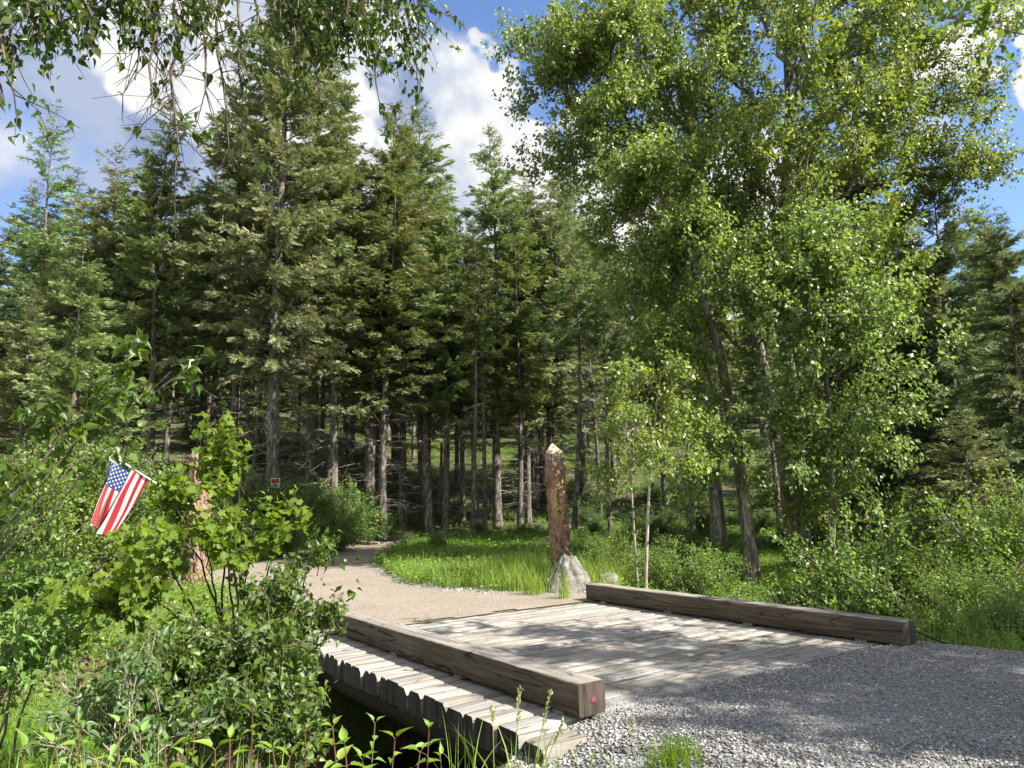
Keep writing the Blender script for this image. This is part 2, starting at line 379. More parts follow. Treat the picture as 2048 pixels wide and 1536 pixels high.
# draped flat sheets
def inside(P, poly):
    x, y = P[..., 0], P[..., 1]; c = np.zeros(x.shape, bool); n = len(poly)
    for k in range(n):
        x1, y1 = poly[k]; x2, y2 = poly[(k+1) % n]
        cr = ((y1 > y) != (y2 > y)) & (x < (x2-x1)*(y-y1)/((y2-y1) if y2 != y1 else 1e-9)+x1); c ^= cr
    return c
def sheet(name, poly, mat, h, step, wob=.25, crown=0.):
    poly = np.array(poly); lo = poly.min(0)-1; hi = poly.max(0)+1
    nx = int((hi[0]-lo[0])/step)+1; ny = int((hi[1]-lo[1])/step)+1
    gx, gy = np.meshgrid(lo[0]+np.arange(nx)*step, lo[1]+np.arange(ny)*step, indexing='ij')
    cx = gx[:-1, :-1]+step/2; cy = gy[:-1, :-1]+step/2
    q = np.stack([cx+wob*wav(cx*1.7, cy*1.7)+wob*.4*wav(cx*7, cy*7), cy+wob*wav(cy*1.5+3, cx*1.9)+wob*.4*wav(cy*8, cx*6)], -1)
    ins = inside(q, poly); ii, jj = np.nonzero(ins)
    F = np.stack([ii*ny+jj, (ii+1)*ny+jj, (ii+1)*ny+jj+1, ii*ny+jj+1], -1)
    Zz = H(gx, gy)+h+crown*wav(gx*1.3, gy*1.3)
    used = np.unique(F); mp = np.full(nx*ny, -1); mp[used] = np.arange(len(used))
    V = np.stack([gx, gy, Zz], -1).reshape(-1, 3)[used]
    g = Geo(); g.add(V, mp[F]); return tag(g.build(name, mat, smooth=True), kind='structure')
def gravelmat(name, c0, c1, c2, sc, strength=.8):
    m, N = newmat(name); oc = N.n('ShaderNodeTexCoord').outputs['Object']
    v = N.n('ShaderNodeTexVoronoi', {'Vector': oc, 'Scale': sc}); v2 = N.n('ShaderNodeTexVoronoi', {'Vector': oc, 'Scale': sc*2.7})
    big = N.noise(oc, .8, 5, .6)
    c = N.ramp(N.n('ShaderNodeSeparateColor', {0: v.outputs['Color']}).outputs[0], [(0, c0), (.5, c1), (1, c2)])
    c = N.mix(.45, c, N.ramp(N.n('ShaderNodeSeparateColor', {0: v2.outputs['Color']}).outputs[1], [(0, c0), (.5, c1), (1, c2)]))
    c = N.mix(N.mr(big, .42, .62, 0, .55), c, (*[x*.80 for x in c1], 1))
    h = N.math('ADD', v.outputs['Distance'], N.math('MULTIPLY', v2.outputs['Distance'], .5))
    b = N.n('ShaderNodeBump', {'Strength': strength, 'Distance': .012, 'Height': h}); b.invert = True
    out(N, N.n('ShaderNodeBsdfPrincipled', {'Base Color': c, 'Roughness': .9, 'Specular IOR Level': .2, 'Normal': b.outputs[0]}).outputs[0]); return m
M['road'] = gravelmat('pinkish_dirt_gravel', (.15, .122, .093), (.245, .208, .165), (.34, .30, .25), 38)
M['gravel'] = gravelmat('grey_crushed_gravel', (.13, .13, .133), (.24, .24, .24), (.34, .335, .33), 60)
ROADP = [(-.35, 4.98), (5.3, 4.98), (5.2, 5.9), (4.2, 6.7), (3.6, 8.2), (3.6, 10.1), (4.5, 13.1), (6.0, 16.2), (7.9, 19.0), (10.0, 21.5), (9.2, 24.2), (7.0, 24.4), (5.0, 21.4), (2.9, 18.4), (1.0, 16.2), (-3.5, 16.0), (-9.5, 17.2), (-17, 21), (-18.0, 18.5), (-10, 15), (-4.5, 13.6), (-1.4, 12.4), (-.1, 10.4), (-.2, 7.4)]
sheet('gravel_road', ROADP, M['road'], .012, .14, .22, .006)
NEARP = [(-1.5, -.75), (-1.05, -.20), (-.60, .10), (0.2, .02), (1.2, .10), (2.6, -.02), (4.3, .02), (5.35, -.35), (5.2, -1.5), (4.9, -4), (5.0, -16), (-1.5, -16), (-2.4, -6), (-1.6, -2.2)]
sheet('gravel_driveway', NEARP, M['gravel'], .016, .05, .11, .006)
g = Geo()
for s in range(60):
    x0 = -26+s; yc = 2.45+(-(x0+1)*.10 if x0 < -1 else 0)+((x0-6)*.25 if x0 > 6 else 0); yn = 2.45+(-(x0+2)*.10 if x0+1 < -1 else 0)+((x0-5)*.25 if x0+1 > 6 else 0)
    g.add([(x0, yc-2.6, -1.45), (x0+1, yn-2.6, -1.45), (x0+1, yn+2.6, -1.45), (x0, yc+2.6, -1.45)], [[0, 1, 2, 3]])
m, N = newmat('dark_creek_water'); oc = N.n('ShaderNodeTexCoord').outputs['Object']
b = N.n('ShaderNodeBump', {'Strength': .15, 'Distance': .02, 'Height': N.noise(oc, 5, 3)}).outputs[0]
out(N, N.n('ShaderNodeBsdfPrincipled', {'Base Color': (.012, .012, .008, 1), 'Roughness': .08, 'Specular IOR Level': .5, 'Normal': b}).outputs[0])
tag(g.build('creek_water', m), kind='structure')

# ------------------------------------------------------------------ stones
def stones(g, P, size, flat=.55, tn=None, seed=3):
    r = np.random.default_rng(seed); n = len(P)
    base = np.array([[1, 0, 0], [.3, .95, .1], [-.85, .5, 0], [-.8, -.6, .05], [.35, -.9, 0], [.1, .1, .8], [-.2, 0, -.7]])
    F = np.array([[0, 1, 5], [1, 2, 5], [2, 3, 5], [3, 4, 5], [4, 0, 5], [1, 0, 6], [2, 1, 6], [3, 2, 6], [4, 3, 6], [0, 4, 6]])
    a = r.uniform(0, 2*math.pi, n); tilt = r.normal(0, .35, (n, 2))
    X = np.stack([np.cos(a), np.sin(a), tilt[:, 0]], -1); Yv = np.stack([-np.sin(a), np.cos(a), tilt[:, 1]], -1); Zv = np.cross(unit(X), unit(Yv))
    size = np.broadcast_to(size, (n,))
    V = np.repeat(base[None], n, 0)*(1+r.normal(0, .22, (n, 7, 3)))
    V = P[:, None]+V[..., 0:1]*(X*size[:, None])[:, None]+V[..., 1:2]*(Yv*(size*r.uniform(.5, .9, n))[:, None])[:, None]+V[..., 2:3]*(Zv*(size*flat*r.uniform(.6, 1.2, n))[:, None])[:, None]
    FF = (np.arange(n)*7)[:, None, None]+F[None]
    g.add(V.reshape(-1, 3), FF.reshape(-1, 3), np.repeat(r.uniform(0, 1, n) if tn is None else tn, 10))
m, N = newmat('loose_stones'); t = tint(N); oc = N.n('ShaderNodeTexCoord').outputs['Object']
c = N.ramp(t, [(0, (.13, .132, .135)), (.4, (.29, .29, .288)), (.7, (.42, .418, .41)), (.84, (.54, .53, .51)), (.93, (.25, .19, .145)), (1, (.44, .42, .39))])
c = N.mix(.25, c, N.mix(1.0, c, N.noise(oc, 90, 3, .6, 0, 1), 'MULTIPLY'))
out(N, N.n('ShaderNodeBsdfPrincipled', {'Base Color': c, 'Roughness': .85, 'Specular IOR Level': .25}).outputs[0]); M['stone'] = m
g = Geo(); n = 120000
P = np.stack([rnd(n, -2.2, 6.2), .25-(rng.uniform(0, 1, n)**1.25)*5.2], -1)
q = P+np.stack([.07*wav(P[:, 0]*1.7, P[:, 1]*1.7), .07*wav(P[:, 1]*1.5+3, P[:, 0]*1.9)], -1)
keep = inside(q, np.array(NEARP)+0) & (np.hypot(P[:, 0]-CAM[0], P[:, 1]-CAM[1]) > 2.2); P = P[keep]
sz = .005+.010*rng.uniform(0, 1, len(P))**2.4
lft = sst(1.6, -.6, P[:, 0]+.5*P[:, 1]); sz = sz*(1+.7*lft)
P3 = np.column_stack([P, H(P[:, 0], P[:, 1])+.02+sz*.15])
stones(g, P3, sz, .55)
tag(g.build('loose_gravel', M['stone']), 'grey crushed stones lying loose over the near driveway', 'gravel', kind='stuff')
g = Geo(); n = 26000
P = np.stack([rnd(n, -1.5, 9), rnd(n, 5.0, 20)], -1); P = P[inside(P, np.array(ROADP))]
P3 = np.column_stack([P, H(P[:, 0], P[:, 1])+.018]); stones(g, P3, rnd(len(P), .004, .013), .5, tn=np.clip(rng.normal(.62, .16, len(P)), .2, 1), seed=5)
# stones along the far road edge and round the boulder
n = 1500; e = np.array([(5.3, 5.25), (5.2, 5.9), (4.2, 6.7), (3.6, 8.2), (3.6, 10.1), (4.5, 13.1)]); k = rng.integers(0, 5, n); u = rnd(n, 0, 1)[:, None]
P = e[k]*(1-u)+e[k+1]*u+rng.normal(0, .16, (n, 2)); P3 = np.column_stack([P, H(P[:, 0], P[:, 1])+.015]); stones(g, P3, .012+.03*rng.uniform(0, 1, n)**3, .6, seed=6)
tag(g.build('road_pebbles', M['stone']), 'pale pebbles and grit on the sunlit dirt road beyond the bridge', 'pebbles', kind='stuff')

# ------------------------------------------------------------------ bridge
def loft(g, A, B, side, up, w, h, seg, ch=.008, jit=.002, chip=None, t=.5, mats=(0, 0, 0), rs=0, twist=0.):
    """timber from A to B (centre of bottom face); chamfered section, rough edges, chipped ends; mats = side, top, end"""
    r = np.random.default_rng(rs); A = np.array(A, float); B = np.array(B, float); side = np.array(side, float); up = np.array(up, float)
    us = np.concatenate([[0, .012, .03], np.linspace(.06, .94, seg), [.97, .988, 1]]); n = len(us)
    rings = []
    c4 = np.full((n, 4), ch)
    for q in range(4): c4[:, q] *= np.abs(1+.8*np.interp(us, np.linspace(0, 1, 14), r.normal(0, 1, 14)))+.25
    if chip is not None:
        c4[:3, 2] += np.array([1, .6, .2])*chip[0]; c4[:3, 3] += np.array([1, .6, .2])*chip[1]
    c4[0] += .004; c4[-1] += .004
    for k, u in enumerate(us):
        w2 = w/2; e = c4[k]
        s = [(-w2+e[0], 0), (w2-e[1], 0), (w2, e[1]), (w2, h-e[2]), (w2-e[2], h), (-w2+e[3], h), (-w2, h-e[3]), (-w2, e[0])]
        c = A+(B-A)*u+side*r.normal(0, jit)+up*r.normal(0, jit)
        rings.append([c+side*(x+r.normal(0, jit*.5))+up*(z+r.normal(0, jit*.5)) for x, z in s])
    V = np.array(rings).reshape(-1, 3); i = np.arange(n-1)[:, None]*8; j = np.arange(8)[None]; j2 = (j+1) % 8
    F = np.stack([i+j, i+j2, i+8+j2, i+8+j], -1).reshape(-1, 4)
    mi = np.array([mats[0]]*3+[mats[0], mats[1]]+[mats[0]]*3); mi[3] = mats[0]
    g.add(V, F, t, np.tile(mi, n-1))
    g.add(V[:8], [[0, q+1, q] for q in range(1, 7)], t, mats[2]); g.add(V[-8:], [[0, q, q+1] for q in range(1, 7)], t, mats[2])
br = thing('timber_bridge', (0, 0, 0), 'low plank bridge of weathered grey timbers crossing the dark creek', 'bridge')
ys = [.08]; rw = np.random.default_rng(5)
while ys[-1] < 4.95: ys.append(ys[-1]+rw.choice([.155, .20, .205, .25, .29, .30]))
sc_ = (5.11-.08)/(ys[-1]-.08); ys = [(y-.08)*sc_+.08 for y in ys]
g = Geo()
for k in range(len(ys)-1):
    y0, y1 = ys[k]+.0075, ys[k+1]-.0075
    if rw.random() < .3: y1 -= .008
    xl = -.53+rw.uniform(-.02, .02); top = rw.uniform(-.013, .005)
    chp = (rw.choice([.004, .004, .02, .035])*rw.uniform(.6, 1.1), rw.choice([.004, .004, .02, .04])*rw.uniform(.6, 1.1))
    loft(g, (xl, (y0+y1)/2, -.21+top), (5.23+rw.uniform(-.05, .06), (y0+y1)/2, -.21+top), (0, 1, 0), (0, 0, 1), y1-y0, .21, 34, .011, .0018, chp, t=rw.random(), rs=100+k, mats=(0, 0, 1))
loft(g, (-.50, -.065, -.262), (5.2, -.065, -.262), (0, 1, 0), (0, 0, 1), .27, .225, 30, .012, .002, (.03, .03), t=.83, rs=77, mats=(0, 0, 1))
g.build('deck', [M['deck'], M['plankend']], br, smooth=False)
def curb(name_label, x0, w, y0, y1, rs, red=False):
    g = Geo(); loft(g, (x0+w/2, y0, .032), (x0+w/2, y1, .03), (1, 0, 0), (0, 0, 1), w, .245, 46, .007, .0018, (.02, .008), t=.5, mats=(0, 1, 2), rs=rs)
    o = g.build('curb_timber', [M['beam'], M['beamtop'], M['beamend']], br)
    if name_label: o['label'] = name_label
    return o
cl = curb('left curb timber with a red paint dot on its sawn end', 0., .27, 0., 4.96, 21)
cr = curb('right curb timber with a long crack along its face', 4.425, .27, -.22, 5.035, 22)
m, N = newmat('red_spray_paint'); oc = N.n('ShaderNodeTexCoord').outputs['Object']
p = N.n('ShaderNodeBsdfPrincipled', {'Base Color': (.26, .055, .07, 1), 'Roughness': .8}); tr = N.n('ShaderNodeBsdfTransparent')
dd = N.n('ShaderNodeVectorMath', {0: oc, 1: (.143, -.006, .148)}, operation='DISTANCE').outputs['Value']
al = N.math('ADD', N.mr(dd, .006, .036, 1.0, -.05), N.math('MULTIPLY', N.math('SUBTRACT', N.noise(oc, 60, 3), .5), .9), True)
out(N, N.n('ShaderNodeMixShader', {0: al, 1: tr.outputs[0], 2: p.outputs[0]}).outputs[0])
g = Geo(); aN = np.arange(24)*2*math.pi/24
g.add(np.column_stack([.143+.04*np.cos(aN), np.full(24, -.0085), .148+.04*np.sin(aN)]), [list(range(24))]); g.build('paint_dot', m, cl)
# real split in the right curb timber
for yb in (.35, 1.9, 3.3, 4.7):
    g = Geo(); loft(g, (0.02, yb-.06, -.002), (.25, yb-.06, -.002), (0, 1, 0), (0, 0, 1), .14, .034, 4, .004, t=.3, rs=4); g.build('spacer_block', M['deck'], br)
    g = Geo(); loft(g, (4.445, yb-.06, -.002), (4.675, yb-.06, -.002), (0, 1, 0), (0, 0, 1), .14, .034, 4, .004, t=.3, rs=4); g.build('spacer_block', M['deck'], br)
for x in (-.12, 1.2, 2.5, 3.8, 4.9):
    g = Geo(); tube(g, [(x, yy, -.40+.008*math.sin(yy*3+x)) for yy in np.linspace(-.2, 5.2, 14)], .17, 12)
    g.build('stringer_log', M['log'], br)
for yy in (-.20, 5.12):
    g = Geo()
    for k in range(5): loft(g, (-.42, yy, -1.75+k*.235), (5.1, yy, -1.75+k*.235), (0, 1, 0), (0, 0, 1), .2, .23, 12, .01, t=k*.2, rs=k)
    g.build('abutment', M['log'], br)
# steel cable at the right timber's end
g = Geo(); tube(g, bez(np.array([4.72, -.10, .17]), np.array([4.95, -.2, .08]), np.array([5.35, -.32, -.10]), 10), .012, 6)
g.build('steel_rod', plain('dark_steel', (.03, .03, .03), .5, .4, .6), br)

# grit on the deck
g = Geo(); n = 2600; ns_ = 2600; P = np.column_stack([rnd(ns_, .30, 4.42), np.abs(rng.normal(0, .17, ns_))-.03, np.full(ns_, .004)]); stones(g, P, .004+.011*rng.uniform(0, 1, ns_)**2, .5, tn=rnd(ns_, 0, .9), seed=18)
y = rng.exponential(.9, n)-.02; x = rnd(n, .33, 4.40); keep = (y < 4.9)
P = np.column_stack([x, y, np.full(n, .003)])[keep]; stones(g, P, .003+.006*rng.uniform(0, 1, len(P))**2, .5, tn=rnd(len(P), 0, .6), seed=8)
tag(g.build('deck_grit', M['stone']), 'dark grit and small stones scattered over the bridge planks', 'grit', kind='stuff')

# ------------------------------------------------------------------ log gate posts
def log_post(px, pyb, pyt, rad, label, seed, lean=(0, 0)):
    b = at(px, pyb, 0.0); b = np.array([b[0], b[1], 0.]); d = math.hypot(b[0]-CAM[0], b[1]-CAM[1])
    ztop = atd(px, pyt, d)[2]
    root = thing('log_post', tuple(b), label, 'post')
    nz, nk = 300, 110; hb = ztop-.14; V = []
    def cutz(a): d_ = (a-.5+math.pi/4) % (math.pi/2)-math.pi/4; return .225*math.cos(d_)
    for k in range(nz):
        z = -.35+(hb+.35)*k/(nz-1); cx = lean[0]*z/hb; cy = lean[1]*z/hb
        for q in range(nk):
            a = q*2*math.pi/nk; c, s_ = math.cos(a), math.sin(a)
            v = Vector((c*rad*9, s_*rad*9, z*2.6+seed))
            n1 = mnoise.noise(v*1.7)*.5+.5; n2 = mnoise.fractal(v*3.6, .9, 2.1, 4)
            vor = mnoise.voronoi(Vector((c*rad*14, s_*rad*14, z*5.2+seed)))[0]; pl = min(1., (vor[1]-vor[0])*2.2)
            bare = sst(.0, .35, mnoise.noise(Vector((c*.9+seed, s_*.9, z*.55)))+.22*c*(-1 if seed > 50 else 1))
            r_ = rad*(1+.10*(1-z/hb)*(z > 0))+(.034*pl+.014*n2)*(1-.75*bare)+.007*n2
            V.append((cx+c*r_, cy+s_*r_, min(z, ztop-cutz(a)-.012)))
    i = np.arange(nz-1)[:, None]*nk; j = np.arange(nk)[None]; j2 = (j+1) % nk
    g = Geo(); g.add(V, np.stack([i+j, i+j2, i+nk+j2, i+nk+j], -1).reshape(-1, 4))
    g.build('bark', M['postbark'], root, smooth=True)
    ap = (lean[0]-.04, lean[1], ztop); g = Geo(); n_ = 48; aa_ = np.arange(n_)*2*math.pi/n_
    ring = [(lean[0]+rad*1.0*math.cos(a), lean[1]+rad*1.0*math.sin(a), ztop-cutz(a)) for a in aa_]; low = [(lean[0]+rad*.9*math.cos(a), lean[1]+rad*.9*math.sin(a), ztop-.36) for a in aa_]
    g.add([ap]+ring+low, [[0, 1+w, 1+(w+1) % n_] for w in range(n_)], np.repeat(np.array([.1, .35, .6, .85]), 12))
    g.f.append(np.array([[1+w, 1+n_+w, 1+n_+(w+1) % n_, 1+(w+1) % n_] for w in range(n_)])); g.t.append(np.full(n_, .3, np.float32)); g.m.append(np.zeros(n_, np.int32))
    g.build('pointed_top', M['cutwood'], root)
    return root, b, d
m, N = newmat('ponderosa_bark'); oc = N.n('ShaderNodeTexCoord').outputs['Object']
v = N.scale(oc, 1, 1, .40); n1 = N.noise(v, 13, 6, .68, .8); n2 = N.noise(N.scale(oc, 1, 1, .45), 4.2, 4, .6, .5); n3 = N.noise(oc, 2.2, 3)
vo = N.n('ShaderNodeTexVoronoi', {'Vector': N.scale(oc, 1, 1, .37), 'Scale': 14}, feature='DISTANCE_TO_EDGE').outputs['Distance']
c = N.ramp(N.mr(n2, .3, .7, 0, 1), [(0, (.075, .052, .036)), (.3, (.17, .105, .065)), (.55, (.30, .165, .088)), (.8, (.37, .24, .14)), (1, (.28, .235, .19))])
c = N.mix(N.mr(n1, .46, .60, 0, .9), c, (.27, .225, .195, 1))
c = N.mix(N.mr(N.math('ADD', vo, N.math('MULTIPLY', n1, .1)), .04, .10, .75, 0), c, (.045, .026, .018, 1))
c = N.mix(N.mr(n1, .30, .42, .85, 0), c, (.04, .025, .018, 1))
_t = (CAM-at(1126, 1170, 0))*np.array([1, 1, 0]); _t = _t/np.linalg.norm(_t); _z = atd(1126, 1003, 15.2)[2]
pd_ = N.n('ShaderNodeVectorMath', {0: N.scale(oc, 1, 1, .42), 1: (_t[0]*.2-.06, _t[1]*.2+.02, _z*.42)}, operation='DISTANCE').outputs['Value']
c = N.mix(N.mr(N.math('ADD', pd_, N.math('MULTIPLY', n1, .12)), .15, .27, .9, 0), c, N.mix(N.mr(n2, .35, .6, 0, 1), (.42, .25, .11, 1), (.46, .33, .17, 1)))
b = N.n('ShaderNodeBump', {'Strength': 1.0, 'Distance': .035, 'Height': N.math('ADD', n1, N.math('MULTIPLY', vo, 2.0, True))}).outputs[0]
out(N, N.n('ShaderNodeBsdfPrincipled', {'Base Color': c, 'Roughness': .85, 'Specular IOR Level': .2, 'Normal': b}).outputs[0]); M['postbark'] = m
pr, pb, pd = log_post(1126, 1170, 886, .172, 'thick barked log post with carved digits 2724 standing behind the grey boulder', 3.3, lean=(-.10, .03))
pl_, lb, ld = log_post(388, 1190, 892, .205, 'barked log post half hidden by maple leaves, holding the flag pole', 71.7, lean=(.03, .02))
# carved digits
mdig = plain('dark_carved_groove', (.05, .04, .02), .9)
tocam = unit(np.array([CAM[0]-pb[0], CAM[1]-pb[1], 0.])); sd = np.array([-tocam[1], tocam[0], 0.])
for k, ch in enumerate('2724'):
    z = atd(1126, 986+k*12.2, pd)[2]
    cu = bpy.data.curves.new('digit', 'FONT'); cu.body = ch; cu.size = .150; cu.extrude = .004; cu.align_x = 'CENTER'; cu.align_y = 'CENTER'; cu.offset = .003
    tmp = bpy.data.objects.new('tmp', cu); COL.objects.link(tmp); bpy.context.view_layer.update()
    me = bpy.data.meshes.new_from_object(tmp.evaluated_get(bpy.context.evaluated_depsgraph_get())); bpy.data.objects.remove(tmp)
    me.materials.clear(); me.materials.append(mdig); me.name = 'carved_digit'
    o = bpy.data.objects.new('carved_digit', me); COL.objects.link(o); o.parent = pr
    ang = R(8); nrm = tocam*math.cos(ang)+sd*math.sin(ang); tx = np.array([-nrm[1], nrm[0], 0.])
    pos = np.array([-.10*z/2.6, .03*z/2.6, 0])+nrm*.206; Mx = Matrix(((tx[0], 0, nrm[0], pos[0]), (tx[1], 0, nrm[1], pos[1]), (0, 1, 0, z), (0, 0, 0, 1)))
    o.matrix_local = Mx
# ------------------------------------------------------------------ flag
hR = np.array([math.cos(YAW), -math.sin(YAW), 0.]); hF = np.array([math.sin(YAW), math.cos(YAW), 0.]); hU = np.array([0, 0, 1.])
pbase = atd(384, 1012, ld-.22); ptip = atd(211, 903, ld-.55)
fr = thing('flag_pole', tuple(pbase), 'white angled flag pole reaching out from the left log post', 'flag pole')
g = Geo(); tube(g, [np.zeros(3), (ptip-pbase)*.5, ptip-pbase], [.016, .015, .013], 10); g.build('pole', plain('white_painted_pole', (.75, .75, .74), .35, .5), fr)
mfit = plain('pale_metal', (.55, .55, .55), .35, .5, .6)
for q in (.0, .16): g = Geo(); tube(g, [(ptip-pbase)*(q*.1-.01), (ptip-pbase)*(q*.1+.03)], .024, 10); g.build('pole_fitting', mfit, fr)
g = Geo(); tube(g, [(ptip-pbase)*.99, (ptip-pbase)*1.012], [.02, .012], 10); g.build('pole_tip', mfit, fr)
p0 = atd(221, 910, ld-.54); p1 = atd(299, 957, ld-.40)
ft = thing('flag', tuple(p0), 'striped red and white flag with blue starred corner hanging from the angled pole', 'flag')
hv = (p1-p0); HL = np.linalg.norm(hv); FL = 1.58*HL
def fpt(s, t):
    s = np.asarray(s, float); t = np.asarray(t, float)
    h = hv[None]*s[:, None]
    ax = -.30-.20*s; dn = unit(np.stack([ax, -np.ones_like(s)], -1))
    fold = .5-.5*np.cos(np.clip((s-.08)/.30, 0, 1)*2*math.pi)
    lat = dn[:, 0]*FL*t-(.10*fold*t)+.07*t*np.sin(s*3.1)*0-.10*t*sst(.45, 0, s)*(-1)
    dep = .11*t**.7*np.sin(s*15+1.0+t*1.6)+.06*t*np.sin(s*27+t*2.6)+.03*np.sin(t*7+s*5)*t+.16*fold*t
    return h+hR[None]*lat[:, None]+hU[None]*(dn[:, 1]*FL*t)[:, None]+hF[None]*dep[:, None]
ns, nt = 13*6, 90
S, T = np.meshgrid(np.linspace(0, 1, ns+1), np.linspace(0, 1, nt+1), indexing='ij'); V = fpt(S.ravel(), T.ravel())
ii, jj = np.meshgrid(np.arange(ns), np.arange(nt), indexing='ij'); ii = ii.ravel(); jj = jj.ravel()
F = np.stack([ii*(nt+1)+jj, (ii+1)*(nt+1)+jj, (ii+1)*(nt+1)+jj+1, ii*(nt+1)+jj+1], -1)
st = ii//6; mat = np.where(st % 2 == 0, 0, 1); mat = np.where((st < 7) & (jj < nt*.4), 2, mat)
g = Geo(); g.add(V, F, .5, mat)
g.build('flag_cloth', [cloth('red_cloth', (.50, .018, .035)), cloth('white_cloth', (.78, .76, .73)), cloth('blue_cloth', (.035, .075, .27))], ft, smooth=True)
g = Geo()
for row in range(9):
    for q in range(6 if row % 2 == 0 else 5):
        s0 = (7/13)*(row+1)/10; t0 = .4*((2*q+1 if row % 2 == 0 else 2*q+2))/12
        c = fpt([s0], [t0])[0]; ds = fpt([s0+.01], [t0])[0]-c; dt = fpt([s0], [t0+.01])[0]-c; ds /= np.linalg.norm(ds); dt /= np.linalg.norm(dt); nn = np.cross(ds, dt)
        for sg in (1, -1):
            vv = [c+nn*sg*.004]
            for a in range(10):
                rr_ = .026 if a % 2 == 0 else .012; vv.append(c+nn*sg*.004+rr_*(math.cos(a*math.pi/5)*ds+math.sin(a*math.pi/5)*dt))
            g.add(vv, [[0, 1+a, 1+(a+1) % 10] for a in range(10)])
g.build('stars', cloth('white_star_cloth', (.85, .85, .83)), ft)
g = Geo(); c = fpt([.12, .24, .24, .12], [.02, .02, .035, .035])-hF[None]*.012; g.add(c, [[0, 1, 2, 3]]); g.build('flag_tag', cloth('tag_cloth', (.8, .8, .8)), ft)

# ------------------------------------------------------------------ small sign in the bushes
sb = colg(547, 25.5); sz_ = atd(547, 966, 25.5)[2]
sg = thing('warning_sign', tuple(sb), 'small red and white notice on a stake among the bank bushes', 'sign')
def box(g, c, dx, dy, dz, m=0):
    X = hR*dx/2; Yv = hF*dy/2; Zv = hU*dz/2; V = [np.array(c)+a*X+b*Yv+e*Zv for a in (-1, 1) for b in (-1, 1) for e in (-1, 1)]
    g.add(V, [[0, 1, 3, 2], [4, 6, 7, 5], [0, 4, 5, 1], [2, 3, 7, 6], [0, 2, 6, 4], [1, 5, 7, 3]], .5, m)
zc = sz_-sb[2]
g = Geo(); box(g, (0, 0, zc/2), .05, .04, zc+.3); g.build('stake', M['darkbark'], sg)
g = Geo(); box(g, -hF*.03+hU*zc, .30, .012, .32); g.build('board', plain('white_sign_board', (.62, .60, .58), .5), sg)
g = Geo(); box(g, -hF*.0375+hU*(zc+.07), .27, .004, .14); g.build('red_panel', plain('red_sign_panel', (.42, .03, .025), .5), sg)
g = Geo()
for q in range(3): box(g, -hF*.0375+hU*(zc-.05-q*.035), .22-.03*q, .004, .012)
g.build('small_print', plain('dark_print', (.05, .05, .06), .6), sg)

# ------------------------------------------------------------------ rocks
m, N = newmat('grey_shadow_striped_rock'); oc = N.n('ShaderNodeTexCoord').outputs['Object']
n1 = N.noise(oc, 5, 6, .65); n2 = N.noise(N.scale(oc, 1.2, 1.2, 5), 3.2, 4, .6, .4)
c = N.ramp(N.mr(n1, .3, .7, 0, 1), [(0, (.07, .065, .06)), (.5, (.17, .16, .15)), (1, (.30, .285, .27))])
c = N.mix(N.mr(n2, .52, .64, 0, .6), c, (.075, .062, .055, 1))  # dark stripes: grass shadows painted into the rock colour
b = N.n('ShaderNodeBump', {'Strength': .8, 'Distance': .05, 'Height': n1}).outputs[0]
out(N, N.n('ShaderNodeBsdfPrincipled', {'Base Color': c, 'Roughness': .9, 'Specular IOR Level': .2, 'Normal': b}).outputs[0]); M['rock'] = m
def rock(center, sx, sy, sz, label, seed, pyr=0., name='boulder'):
    import bmesh
    bm = bmesh.new(); bmesh.ops.create_icosphere(bm, subdivisions=5, radius=1)
    for v in bm.verts:
        p = v.co.copy(); n_ = mnoise.fractal(p*1.3+Vector((seed, 0, 0)), .8, 2, 5); cell = mnoise.cell_vector(p*1.5+Vector((seed, 1, 2)))
        k = 1+.22*n_+.05*cell.x
        x, y, z = p.x*k, p.y*k, p.z*k
        if pyr and z > -.3:
            f = 1-pyr*(z+.3)/1.3; x *= f; y *= f
        v.co = (x*sx, y*sy, z*sz)
    me = bpy.data.meshes.new(name); bm.to_mesh(me); bm.free(); me.materials.append(M['rock'])
    me.polygons.foreach_set('use_smooth', np.ones(len(me.polygons), bool))
    o = bpy.data.objects.new(name, me); COL.objects.link(o); o.location = center; tag(o, label, 'rock'); return o
p = at(1134, 1183, 0); rock((p[0]+.05, p[1], .10), .46, .40, .58, 'large grey peaked boulder leaning at the foot of the numbered log post', 2.0, .45)
p = at(1216, 1170, .1); rock((p[0]+.2, p[1]+.2, .12), .22, .15, .16, 'small white rock behind the far end of the right curb timber', 5.0)
p = at(500, 1208, .1); rock((p[0], p[1], .02), .55, .35, .26, 'flat blue-grey rock showing behind the leafy shrub by the road', 9.0)

